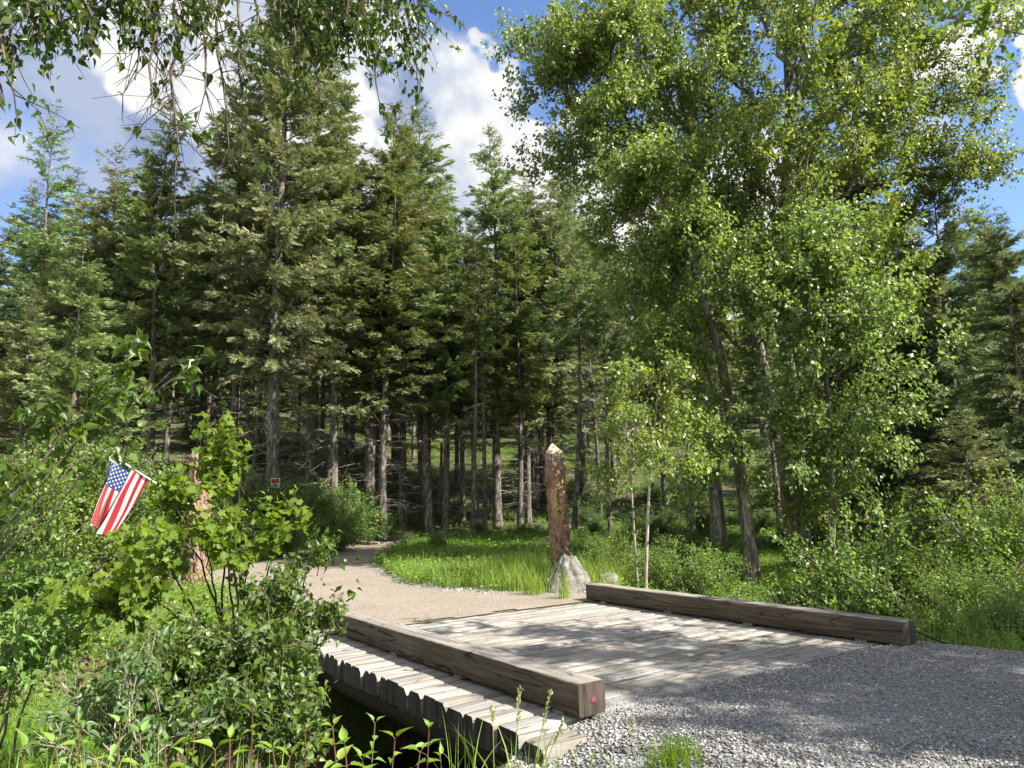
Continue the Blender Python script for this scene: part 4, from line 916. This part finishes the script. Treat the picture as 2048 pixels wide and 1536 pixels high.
b5 = colg(1440, 27); cottonwood(b5, [b5, up(1420, 27, 850), up(1400, 27, 600), up(1380, 27, 350), up(1400, 27, 60)], .25,
    limbset(27, [(.5, 1300, 560, 0), (.55, 1480, 480, -1), (.65, 1290, 350, 0), (.7, 1480, 260, 0), (.8, 1350, 160, 0), (.9, 1460, 40, 0), (.97, 1380, -40, 0), (.6, 1220, 620, 0)], .07),
    'cottonwood in the shade behind the slanting one', 35)
# lower hanging foliage tree in front of the trunks
b6 = colg(1660, 19.3); cottonwood(b6, [b6, up(1665, 19.3, 950), up(1655, 19.3, 800), up(1650, 19.3, 650), up(1660, 19.3, 500)], .10,
    limbset(19, [(.4, 1600, 900, -.5), (.35, 1740, 940, 0), (.45, 1780, 860, 0), (.55, 1820, 740, 0), (.6, 1640, 740, -.6), (.5, 1560, 800, -.5), (.7, 1760, 640, -.5), (.75, 1590, 600, -1), (.85, 1710, 560, -.5), (.95, 1660, 480, 0), (.9, 1610, 510, -.5)], .035),
    'young leafy cottonwood glowing in front of the tall trunks', 36, nsub=9, ntw=8, per=13)
# twin saplings behind the right curb timber
bs = colg(1290, 14.4)
cottonwood(bs, [bs, up(1297, 14.4, 1000), up(1308, 14.4, 860), up(1322, 14.4, 740)], .035,
    limbset(14.4, [(.45, 1380, 960, 0), (.5, 1230, 930, 0), (.6, 1390, 860, .3), (.65, 1240, 840, -.3), (.75, 1360, 800, 0), (.85, 1270, 760, 0), (.95, 1340, 735, 0), (.55, 1310, 900, -.5)], .012),
    'slender pale-stemmed sapling behind the right curb timber, the right one of two', 37, nsub=5, ntw=6, per=8, L=.10, mat='sapleaf', twl=.35, sub_l=.5, bark='sapbark', name='cottonwood_sapling')
bs = colg(1276, 14.9)
cottonwood(bs, [bs, up(1266, 14.9, 1030), up(1258, 14.9, 900), up(1245, 14.9, 780)], .03,
    limbset(14.9, [(.45, 1190, 960, 0), (.55, 1300, 930, .4), (.65, 1200, 870, 0), (.75, 1280, 850, .3), (.85, 1215, 800, 0), (.95, 1245, 740, 0), (.5, 1215, 990, -.3)], .011),
    'slender pale-stemmed sapling behind the right curb timber, the left one of two', 38, nsub=5, ntw=6, per=8, L=.10, mat='sapleaf', twl=.35, sub_l=.5, bark='sapbark', name='cottonwood_sapling')
# shade trees standing outside the frame, toward the sun
b7 = np.array([9.8, -9.6, -.7]); lim = []
r7 = np.random.default_rng(4)
for q in range(17):
    a = r7.uniform(0, 6.28); zq = r7.uniform(5, 10.); rr_ = r7.uniform(1.6, 3.3); lim.append((min(.97, zq/13), b7+np.array([math.cos(a)*rr_, math.sin(a)*rr_, zq+1.5]), .07))
for q in range(2): lim.append((.5, up(2110+q*14, 9+q*.4, 90+q*110), .04))
cottonwood(b7, [b7, b7+np.array([.2, .1, 4]), b7+np.array([-.2, .3, 8]), b7+np.array([-.3, .3, 12])], .26, lim, 'cottonwood beside the driveway whose leaves hang in at the top right corner', 39, nsub=12, per=20)

# ------------------------------------------------------------------ bushes at middle distance (shared meshes)
def bushproto(seed, rx, rz, ntar, mat, L, Wd, twigs=9, per=9, twl=.4, stem='greytwig', k=5):
    global rng
    keep = rng; rng = np.random.default_rng(seed); gs, gl = Geo(), Geo(); T = []
    for _ in range(ntar):
        a = rng.uniform(0, 6.28); el = rng.uniform(.12, 1.5); d = np.array([math.cos(a)*math.cos(el)*rx, math.sin(a)*math.cos(el)*rx, math.sin(el)*rz+.1]); T.append(d*rng.uniform(.6, 1.08))
    grow(np.zeros(3), T, gs, gl, .016, twigs, twl, per, L, Wd, LEAF2, bend=.3, start=.25, droop=.25, sprd=.04, k=k, seg=7)
    a = gs.mesh('stems', [M[stem]]); b = gl.mesh('foliage', [M[mat]]); rng = keep
    return [('stems', a), ('foliage', b)]
BP = [bushproto(51, 1.3, 1.5, 50, 'shrub', .055, .036, per=16, twigs=12), bushproto(52, 1.1, 1.9, 50, 'shrub', .06, .042, per=15, twigs=12), bushproto(53, 1.5, 1.3, 56, 'cover', .05, .036, per=16, twigs=12), bushproto(54, 1.2, 1.7, 50, 'shrub_dark', .06, .04, per=15, twigs=12)]
def bush(k, px, d, s, label, group=None, sz=1., dz=0.):
    b = colg(px, d); r = thing('leafy_bush', tuple(b-np.array([0, 0, .08-dz])), label, 'bush', group, rz=float(rng.uniform(0, 6.28))); r.scale = (s, s, s*sz)
    for nm, me in BP[k]:
        o = bpy.data.objects.new(nm, me); COL.objects.link(o); o.parent = r
BL = [
 (0, 1330, 15.5, .8, 'low bright bush behind the middle of the right curb timber'), (1, 1420, 15.2, .75, 'bright yellow-green bush under the slanting cottonwood'), (0, 1500, 14.0, .8, 'rounded bright bush right behind the curb timber'),
 (2, 1580, 15.5, 1.15, 'dense light green bush at the foot of the paired cottonwood trunks'), (0, 1650, 13.0, .75, 'small bush just over the near end of the right curb timber'), (1, 1720, 17, 1.6, 'tall arching bush right of the pale cottonwood trunks'),
 (0, 1790, 18, 2.1, 'large rounded green shrub in front of the drooping spruce'), (1, 1880, 17, 1.55, 'broad sunlit shrub below the grey-green fir'), (2, 1960, 14, 1.0, 'low spreading bush at the right edge of the frame'), (2, 2040, 12, .9, 'bush cut by the right edge, level with the driveway end'),
 (1, 1240, 16.5, .7, 'dark leafy bush around the feet of the twin saplings'), (0, 2030, 17, 1.5, 'upright bush behind the low spreading bush'), (1, 1850, 21, 2.2, 'bushy thicket at the base of the dark spruces'), (3, 1370, 19, .9, 'shaded bush left of the slanting cottonwood foot'),
 (2, 1830, 13.2, .7, 'low bush between the driveway edge and the large shrub'), (0, 1740, 12.2, .6, 'knee-high bush beside the steel rod'), (2, 1930, 11, .6, 'weedy bush on the slope below the driveway'),
 (3, 480, 27, 1.5, 'dark bush on the bank below the broad olive fir'), (1, 560, 27.5, 1.4, 'bush on the road bank behind the small notice'), (0, 640, 29, 1.35, 'light green bush on the bank right of the notice'), (1, 690, 30, 1.4, 'bush at the end of the bank where the road turns'),
 (2, 590, 25.5, 1.2, 'low leafy bush where the bank meets the left road edge'), (3, 610, 28.5, 1.5, 'dark leafy bush under the thick sunlit fir trunk'), (0, 665, 27.5, 1.1, 'small bright bush at the outer bend of the road'), (2, 730, 30.5, 1.1, 'low spreading bush at the foot of the dark straight trunk'), (3, 520, 26, 1.6, 'broad dim bush just left of the small notice'),
 (1, 20, 20, 1.7, 'dense leafy thicket at the left edge behind the meadow'), (0, 110, 20.5, 1.7, 'leafy thicket beneath the bushy young fir'), (1, 200, 21, 1.8, 'tall leafy bush behind the flag'), (0, 290, 22, 1.7, 'leafy bush between the flag and the left log post'), (3, 360, 23, 1.5, 'shaded bush behind the left log post'), (3, 430, 24.5, 1.3, 'dark bush right behind the left log post top'),
 (0, 60, 24, 2.2, 'tall thicket rising under the larch'), (3, 250, 25, 2.0, 'dim tall thicket below the dark-trunked fir'),
]
for k, px, d, s, lb_ in BL: bush(k, px, d, s*1.0, lb_)
for q in range(60):
    px = rng.uniform(760, 1500) if q < 26 else rng.uniform(1130, 1680); d = rng.uniform(20, 34) if q < 26 else rng.uniform(23, 44)
    p = colg(px, d)
    if onroad(p[None, :2])[0]: continue
    bush(2 if q % 2 else 3, px, d, rng.uniform(.35, .6)*(1 if q < 26 else 1.7), 'small shrub half lost in the shaded undergrowth below the firs', 'small shrubs in the shaded undergrowth', sz=.7)

# ------------------------------------------------------------------ foreground shrubs
def pixshrub(name, label, cat, basepx, based, regions, leafmat_, tmpl, L, Wd, twigs, per, twl, stem, r0=.012, droop=.4, seed=1, bz=None, bend=.25, start=.4, k=6, r1=.0035):
    """regions: (px,py,rx,ry,dist,dd,n): one main stem to each region, side branches from it to n points spread round it"""
    global rng
    keep = rng; rng = np.random.default_rng(seed)
    b = colg(basepx, based) if bz is None else np.array([*colg(basepx, based)[:2], bz])
    r = thing(name, tuple(b), label, cat); gs, gl = Geo(), Geo()
    for (px, py, rx, ry, dist, dd, n) in regions:
        nm = 1 if n < 12 else 2
        for w in range(nm):
            e = up(px+rng.uniform(-.3, .3)*rx, dist, py+ry*.1)-b; b0 = rng.normal(0, .07, 3)*np.array([1, 1, 0]); c = b0*.4+e*.55+np.array([0, 0, 1.])*bend*np.linalg.norm(e)*.5
            p = bez(b0, c, e, 14); p[1:-1] += rng.normal(0, .008, (12, 3)); tube(gs, p, np.linspace(r0, r0*.3, 14), 7, .5, cap=False)
            for _ in range(n//nm):
                a = rng.uniform(0, 6.28); q = math.sqrt(rng.uniform(0, 1)); T = up(px+rx*q*math.cos(a), dist+rng.uniform(-dd, dd), py+ry*q*math.sin(a))-b
                dd_ = np.linalg.norm(p-T, axis=1)+np.linspace(.25, 0, 14)*.6; s0 = p[max(2, int(np.argmin(dd_))-rng.integers(1, 5))]
                grow(s0, [T], gs, gl, r0*.35, twigs, twl, per, L, Wd, tmpl, bend=.12, start=start*.4, droop=droop, r1=.0022, k=4, seg=6)
    gs.build('stems', M[stem], r, smooth=True); gl.build('foliage', M[leafmat_], r); rng = keep; return r
pixshrub('vine_maple', 'bright maple with lobed leaves growing in front of the left log post', 'maple', 470, 6.4,
    [(435, 865, 40, 22, 5.2, .2, 4), (345, 1000, 45, 28, 5.1, .2, 4), (300, 1085, 60, 35, 5.0, .3, 6), (560, 1030, 90, 40, 5.4, .3, 5), (465, 925, 30, 28, 5.2, .2, 2), (170, 1185, 110, 35, 4.9, .4, 6), (480, 1105, 80, 40, 5.2, .4, 4), (405, 1055, 40, 25, 5.1, .2, 4), (440, 990, 30, 25, 5.1, .2, 3), (290, 1160, 90, 35, 5.1, .4, 4)],
    'maple', MAPLE, .052, .055, 9, 5, .15, 'darkbark', seed=61, bz=.1, bend=.12, droop=.35, start=.5)
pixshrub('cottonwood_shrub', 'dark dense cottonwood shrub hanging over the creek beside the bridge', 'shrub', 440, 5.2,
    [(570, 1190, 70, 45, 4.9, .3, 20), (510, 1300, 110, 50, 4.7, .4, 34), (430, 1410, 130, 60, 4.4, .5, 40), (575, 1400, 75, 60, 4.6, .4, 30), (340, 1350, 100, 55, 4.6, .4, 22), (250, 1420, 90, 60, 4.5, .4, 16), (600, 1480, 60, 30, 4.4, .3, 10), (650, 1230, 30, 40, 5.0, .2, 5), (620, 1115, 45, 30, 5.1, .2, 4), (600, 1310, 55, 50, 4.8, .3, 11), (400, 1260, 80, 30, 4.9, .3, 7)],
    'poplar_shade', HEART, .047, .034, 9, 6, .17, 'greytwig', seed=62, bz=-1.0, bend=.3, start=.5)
pixshrub('leafy_shrub', 'sunlit yellow-green shrub at the lower left edge', 'shrub', -90, 6.4,
    [(60, 1150, 100, 80, 5.6, .5, 22), (90, 1260, 110, 60, 5.3, .5, 18), (10, 1030, 60, 40, 5.8, .3, 8), (30, 1330, 60, 50, 5.0, .3, 8), (-120, 1150, 90, 160, 5.4, .5, 16)],
    'shrub', OVAL, .055, .040, 8, 6, .18, 'greytwig', seed=63, bz=-.6)
pixshrub('cottonwood_sapling', 'near cottonwood sapling with drooping heart-shaped leaves reaching in above the flag', 'sapling', -560, 5.0,
    [(265, 685, 30, 14, 4.8, .15, 2), (245, 755, 80, 30, 4.8, .2, 5), (345, 742, 45, 12, 4.8, .1, 2), (150, 835, 110, 30, 4.8, .25, 4), (60, 920, 90, 30, 4.8, .25, 4), (260, 885, 90, 14, 4.8, .15, 2)],
    'poplar_near', HEART, .066, .050, 5, 4, .16, 'darkbark', seed=64, bz=.2, bend=.1, start=.6, droop=.9, r0=.008)
pixshrub('willow_shrub', 'loose shrub with pale arching stems in the shadow of the cottonwood shrub', 'shrub', 330, 4.0,
    [(260, 1300, 90, 30, 3.9, .2, 5), (200, 1400, 90, 60, 4.0, .3, 7), (340, 1440, 100, 50, 3.8, .2, 8), (120, 1460, 90, 50, 3.8, .2, 7)],
    'shrub_dark', OVAL, .05, .034, 6, 4, .16, 'greytwig', seed=65, bz=-.7)

# overhanging cottonwood at the top left: trunk stands out of view to the left
b8 = np.array([CAM[0]-4.6, CAM[1]+.6, -.3])
gr = thing('cottonwood_tree', tuple(b8), 'cottonwood overhead whose drooping branches hang into the top left', 'cottonwood tree')
g = Geo(); tr_ = np.array([(0, 0, -.3), (.05, .02, 1.5), (-.1, .1, 3.5), (.1, .2, 6), (.2, .1, 9), (0, 0, 12)], float)
tube(g, tr_, [.36, .28, .24, .2, .14, .04], 14); g.build('trunk', M['palebark'], gr, smooth=True)
gb, gl, gl2 = Geo(), Geo(), Geo()
limb_pts = [tr_[3], up(-300, 4.6, -420)-b8, up(60, 4.3, -330)-b8, up(420, 4.2, -300)-b8, up(800, 4.4, -260)-b8]
lp = np.array(limb_pts); uu = np.linspace(0, 1, 30); lp = np.stack([np.interp(uu, np.linspace(0, 1, 5), lp[:, q]) for q in range(3)], -1)
for _ in range(4): lp[1:-1] = (lp[:-2]+2*lp[1:-1]+lp[2:])/4
tube(gb, lp, np.linspace(.11, .03, 30), 9)
rng8 = np.random.default_rng(9)
DR = [ # end px, py, start px, distance, leaves per twig, twigs, leafy
 (350, 350, 330, 3.7, 1, 26, 'p'), (410, 190, 400, 3.8, 1, 20, 'p'), (300, 230, 330, 3.6, 2, 14, 'p'), (455, 260, 420, 3.8, 2, 18, 'p'), (270, 160, 330, 3.7, 2, 12, 'p'),
 (30, 190, 0, 3.5, 6, 12, 'l'), (70, 110, 40, 3.6, 6, 14, 'l'), (130, 60, 110, 3.5, 6, 12, 'l'), (190, 90, 150, 3.6, 5, 12, 'l'), (10, 120, -60, 3.4, 6, 12, 'l'), (250, 60, 210, 3.7, 5, 12, 'l'), (10, 210, -40, 3.5, 5, 8, 'l'), (300, 40, 260, 3.7, 4, 10, 'l'), (60, 40, 60, 3.5, 6, 12, 'l'), (150, 20, 160, 3.6, 6, 12, 'l'),
 (520, 110, 480, 4.0, 5, 12, 'l'), (490, 200, 440, 3.9, 4, 10, 'l'), (600, 120, 570, 4.1, 7, 14, 'l'), (640, 200, 600, 4.1, 7, 14, 'l'), (700, 150, 640, 4.2, 8, 16, 'l'), (760, 210, 690, 4.2, 7, 16, 'l'), (820, 130, 720, 4.3, 6, 14, 'l'), (790, 60, 730, 4.3, 7, 14, 'l'), (850, 120, 780, 4.3, 4, 8, 'l'), (840, 30, 780, 4.3, 6, 10, 'l'), (700, 60, 660, 4.2, 8, 14, 'l'), (620, 40, 600, 4.1, 7, 14, 'l'), (560, 50, 540, 4.0, 6, 12, 'l'), (740, 120, 700, 4.0, 7, 14, 'l'), (660, 110, 630, 4.0, 7, 14, 'l'), (845, 165, 770, 4.3, 5, 6, 'l'),
]
_r = np.random.default_rng(77)
for _q in range(34):
    _x = _r.uniform(-20, 850); DR.append((_x, _r.uniform(5, 75), _x-_r.uniform(10, 50), _r.uniform(3.5, 4.4), 5, 9, 'l'))
keep = rng; rng = rng8
for (ex, ey, sx, d, per, tw, kd) in DR:
    s0 = lp[np.argmin([abs((proj(q+b8)[0])-sx) if (q+b8-CAM)@FW > .5 else 1e9 for q in lp])]; e = up(ex, d, ey)-b8; mid = up((sx+ex)/2+rng.uniform(-20, 20), d, min(ey*.2, 40)-60)-b8
    seg = 12; p = bez(s0, mid, e, seg); p[1:-1] += rng.normal(0, .012, (seg-2, 3)); tube(gb, p, np.linspace(.016, .0035, seg), 6, .5, cap=False)
    u = rnd(tw, .45, 1.0); f = u*(seg-1); i0 = np.minimum(f.astype(int), seg-2); fr_ = (f-i0)[:, None]; q = p[i0]*(1-fr_)+p[i0+1]*fr_; tn = unit(p[i0+1]-p[i0])
    d_ = unit(tn*.6+rdir(tw)*.9+np.array([0, 0, -.1])); ln = rnd(tw, .10, .34)*(1.25 if kd == 'p' else 1.); m1 = q+d_*(ln*.55)[:, None]; e1 = m1+unit(d_+.5*rdir(tw)+np.array([0, 0, -.35]))*(ln*.5)[:, None]
    sticks(gb, q, m1, .0035, .0025); sticks(gb, m1, e1, .0025, .0012)
    if kd == 'p':
        for _ in range(2):
            w = m1+unit(d_+.8*rdir(tw))*(ln*.5)[:, None]; sticks(gb, m1, w, .002, .001)
        sel = rng.uniform(0, 1, tw) < .45; leaves_on(gl, m1[sel], e1[sel], per+1, .056, .044, HEART, 1.0, spread=.01)
    else: leaves_on(gl, q, e1, per+1, .045, .036, HEART, 1.0, spread=.015)
for q in range(14):                                   # upper crown, seen only from other positions
    a = rng.uniform(0, 6.28); zq = rng.uniform(6, 12); s0 = np.array([np.interp(zq, tr_[:, 2], tr_[:, 0]), 0, zq]); e = s0+np.array([math.cos(a)*2.6-1.2, math.sin(a)*2.4-1.0, 1.])
    grow(s0, [e], gb, gl, .05, 30, .7, 9, .075, .06, LEAF2, bend=.2)
rng = keep
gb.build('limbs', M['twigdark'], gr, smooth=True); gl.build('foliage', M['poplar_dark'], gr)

# dogwood shoots along the bottom
def dogwood(px, py, d, h, label, seed):
    global rng
    keep = rng; rng = np.random.default_rng(seed); tip = up(px, d, py); b = np.array([tip[0]+rng.normal(0, .05), tip[1]+rng.normal(0, .05), tip[2]-h])
    r = thing('dogwood_shoot', tuple(b), label, 'dogwood shoot', 'dogwood shoots along the near creek bank'); gs, gl = Geo(), Geo(); t = tip-b; n = 9
    p = bez(np.zeros(3), t*.5+rng.normal(0, .03, 3), t, n); tube(gs, p, np.linspace(.0045, .0018, n), 6, .6)
    O, D = [], []
    a0 = rng.uniform(0, 3)
    for k, u in enumerate(np.linspace(.40, 1.0, 9)):
        q = p[0]*0+np.array([np.interp(u, np.linspace(0, 1, n), p[:, c]) for c in range(3)]); a = a0+k*1.57; rise = .2+.9*(u > .93)
        for sg in (0, math.pi):
            dd = unit(np.array([math.cos(a+sg), math.sin(a+sg), rise+rng.normal(0, .12)])); O.append(q+dd*.012); D.append(unit(dd+rng.normal(0, .22, 3))); gs_a = q; sticks(gs, q[None], (q+dd*.014)[None], .0016, .0012)
    O = np.array(O); D = np.array(D); k = len(O); Nn = unit(np.array([0, 0, 1.])+.3*rdir(k)); X, Yv, Zv = frame(D, Nn); s = np.linspace(.105, .050, k)[:, None]*rnd(k, .6, 1.15)[:, None]*rng.uniform(.75, 1.1)
    gl.inst(OVAL[0], OVAL[1], O, X*s*.62, Yv*s, Zv*s*1.2, rnd(k, 0, .9))
    gs.build('stem', M['redstem'], r); gl.build('leaves', M['dogwood'], r, smooth=False); rng = keep
DW = [(390, 1442, 2.6), (460, 1480, 2.5), (330, 1490, 2.4), (505, 1425, 2.9), (545, 1500, 2.5), (610, 1462, 2.8), (665, 1455, 2.7), (690, 1490, 2.5), (750, 1447, 2.8), (790, 1478, 2.6), (858, 1458, 2.8), (840, 1505, 2.5), (280, 1470, 2.6), (240, 1450, 2.8), (110, 1490, 2.6), (160, 1450, 2.9), (430, 1500, 2.3), (580, 1515, 2.4), (880, 1515, 2.6), (50, 1500, 2.5), (725, 1520, 2.4), (370, 1515, 2.3)]
for k, (px, py, d) in enumerate(DW): dogwood(px, py, d, .75, 'upright dogwood shoot with paired oval leaves and reddish stem at the bottom edge', 200+k)
# seeding grass stalks before the bridge
def stalk(px, py, pyb, d, lean, label, seed, head=.09):
    global rng
    keep = rng; rng = np.random.default_rng(seed); tip = up(px, d, py); b = up(px+lean, d, pyb); r = thing('grass_stalk', tuple(b), label, 'grass stalk', None); gs, gl = Geo(), Geo(); t = tip-b
    p = bez(np.zeros(3), t*.55+np.array([0, 0, .02]), t, 12); tube(gs, p, np.linspace(.0022, .0009, 12), 5, .6); gs.build('stem', M['greenstem'], r)
    k = 46; u = 1-head/np.linalg.norm(t)*rng.uniform(0, 1.3, k)**.9; tn = unit(t); O = t*u[:, None]+rng.normal(0, .0035, (k, 3)); D = unit(tn+.6*rdir(k)); X, Yv, Zv = frame(D, rdir(k)); s = rnd(k, .009, .017)[:, None]
    gl.inst(LEAF2[0], LEAF2[1], O, X*s*.45, Yv*s, Zv*s, rnd(k, 0, 1)); gl.build('seed_head', M['grass_seed'], r); g3 = Geo(); blades(g3, np.zeros((4, 3)), rnd(4, .12, .3), .006, .6, 4); g3.build('blades', M['grass'], r); rng = keep
stalk(1040, 1375, 1590, 2.5, -14, 'grass stalk with a seed head standing tallest before the bridge end', 301)
stalk(1102, 1382, 1590, 2.5, -45, 'grass stalk with a nodding seed head in front of the red-dotted timber end', 302)
stalk(1127, 1442, 1600, 2.5, -60, 'short seeding grass stalk low before the first plank', 303, .06)
stalk(985, 1420, 1590, 2.5, 4, 'thin unopened grass stalk left of the seeding stalks', 304, .03)
stalk(1268, 1436, 1570, 3.0, -22, 'slender grass stalk rising from the gravel left of the feathery clump', 305, .05)
g = Geo()
P = np.array([up(x, 2.6, 1600) for x in rng.uniform(880, 1180, 46)]); blades(g, P, rnd(46, .1, .34), rnd(46, .004, .008), .3, 5)
P = np.concatenate([np.array([up(x, dd, 1640) for x, dd in zip(rng.uniform(-100, 560, 420), rng.uniform(2.6, 4.2, 420))])]); blades(g, P, rnd(420, .10, .28), rnd(420, .004, .009), .25, 4)
tag(g.build('bank_grass', M['grass']), 'thin grass blades along the near creek bank', 'grass', kind='stuff')
# feathery clump in the gravel, and fine fronds at the lower left
def fronds(g, P, h, nb=26, fine=.0016, wide=.028):
    n = len(P); a = rnd(n, 0, 6.28); t = np.stack([np.cos(a)*rnd(n, 0, .35), np.sin(a)*rnd(n, 0, .35), np.ones(n)], -1); T = P+t*h[:, None]; sticks(g, P, T, fine*1.3, fine*.6, rnd(n, 0, 1))
    idx = np.repeat(np.arange(n), nb); u = rnd(len(idx), .12, 1.); O = P[idx]+(T-P)[idx]*u[:, None]; k = len(idx); D = unit(unit(T-P)[idx]*.55+rdir(k)); l = wide*rnd(k, .6, 1.3)*(1.15-u)
    sticks(g, O, O+D*l[:, None], fine*.75, fine*.3, rnd(k, 0, 1))
c = at(1345, 1530, 0.0); r = thing('horsetail_clump', (c[0], c[1], 0), 'feathery bright green clump growing out of the gravel at the bottom', 'plant'); g = Geo()
P = np.column_stack([rng.normal(0, .11, 130), rng.normal(0, .07, 130), np.zeros(130)]); fronds(g, P, rnd(130, .09, .20)); g.build('fronds', M['fern'], r)
g = Geo(); n = 5200; P = np.array([up(x, dd, 1250) for x, dd in zip(rng.uniform(-160, 300, n), rng.uniform(3.6, 8.6, n))]); P[:, 2] = H(P[:, 0], P[:, 1])
fronds(g, P, rnd(n, .25, .5), 16, .0026, .075); tag(g.build('horsetail_patch', M['fern']), 'fine feathery horsetails filling the sunny hollow at the lower left', 'horsetails', kind='stuff')
# old stump among the shrubs
g = Geo(); sbp = up(500, 5.9, 1290); V = []
for k in range(18):
    z = -1.2+1.25*k/17
    for q in range(30):
        a = q*2*math.pi/30; rr_ = .30*(1+.35*(1-k/17)**2)+.05*mnoise.noise(Vector((math.cos(a)*2.5, math.sin(a)*2.5, z*1.3)))*2; V.append((math.cos(a)*rr_, math.sin(a)*rr_, z+(.08*mnoise.noise(Vector((a*2, 1, 0))) if k > 14 else 0)))
i = np.arange(17)[:, None]*30; j = np.arange(30)[None]; j2 = (j+1) % 30; g.add(V, np.stack([i+j, i+j2, i+30+j2, i+30+j], -1).reshape(-1, 4)); g.add(V[-30:], [list(range(30))])
o = g.build('tree_stump', M['darkbark'], smooth=True); o.location = tuple(sbp); tag(o, 'dark weathered stump half buried under the maple and shrub', 'stump')

for k, (px, d, ln, az, lb_) in enumerate([(1120, 33, 3.2, .3, 'fallen grey log on the slope right behind the numbered post'), (1040, 40, 4., 1.2, 'thin fallen trunk across the sunlit slope'), (820, 31, 2.6, -.4, 'short fallen log above the road bank'), (700, 30, 3., .9, 'fallen branch lying on the road bank'), (1330, 30, 3.5, .1, 'fallen log in the shade behind the saplings'), (900, 38, 3.6, .6, 'mossy fallen log between the thin trunks')]):
    b = colg(px, d); g = Geo(); a = YAW+az+1.2; dr = np.array([math.sin(a), math.cos(a), 0]); u = np.linspace(-.5, .5, 10)[:, None]*ln; P = b+dr*u; P[:, 2] = H(P[:, 0], P[:, 1])+.09
    tube(g, P-b, np.linspace(.11, .05, 10), 9); A = (P-b)[[2, 4, 6, 7]]; sticks(g, A, A+np.array([[.1, .1, .5], [-.2, .2, .4], [.3, -.1, .35], [-.1, -.2, .5]]), .02, .006)
    o = g.build('fallen_log', M['deadtwig'], smooth=True); o.location = tuple(b); tag(o, lb_, 'log')
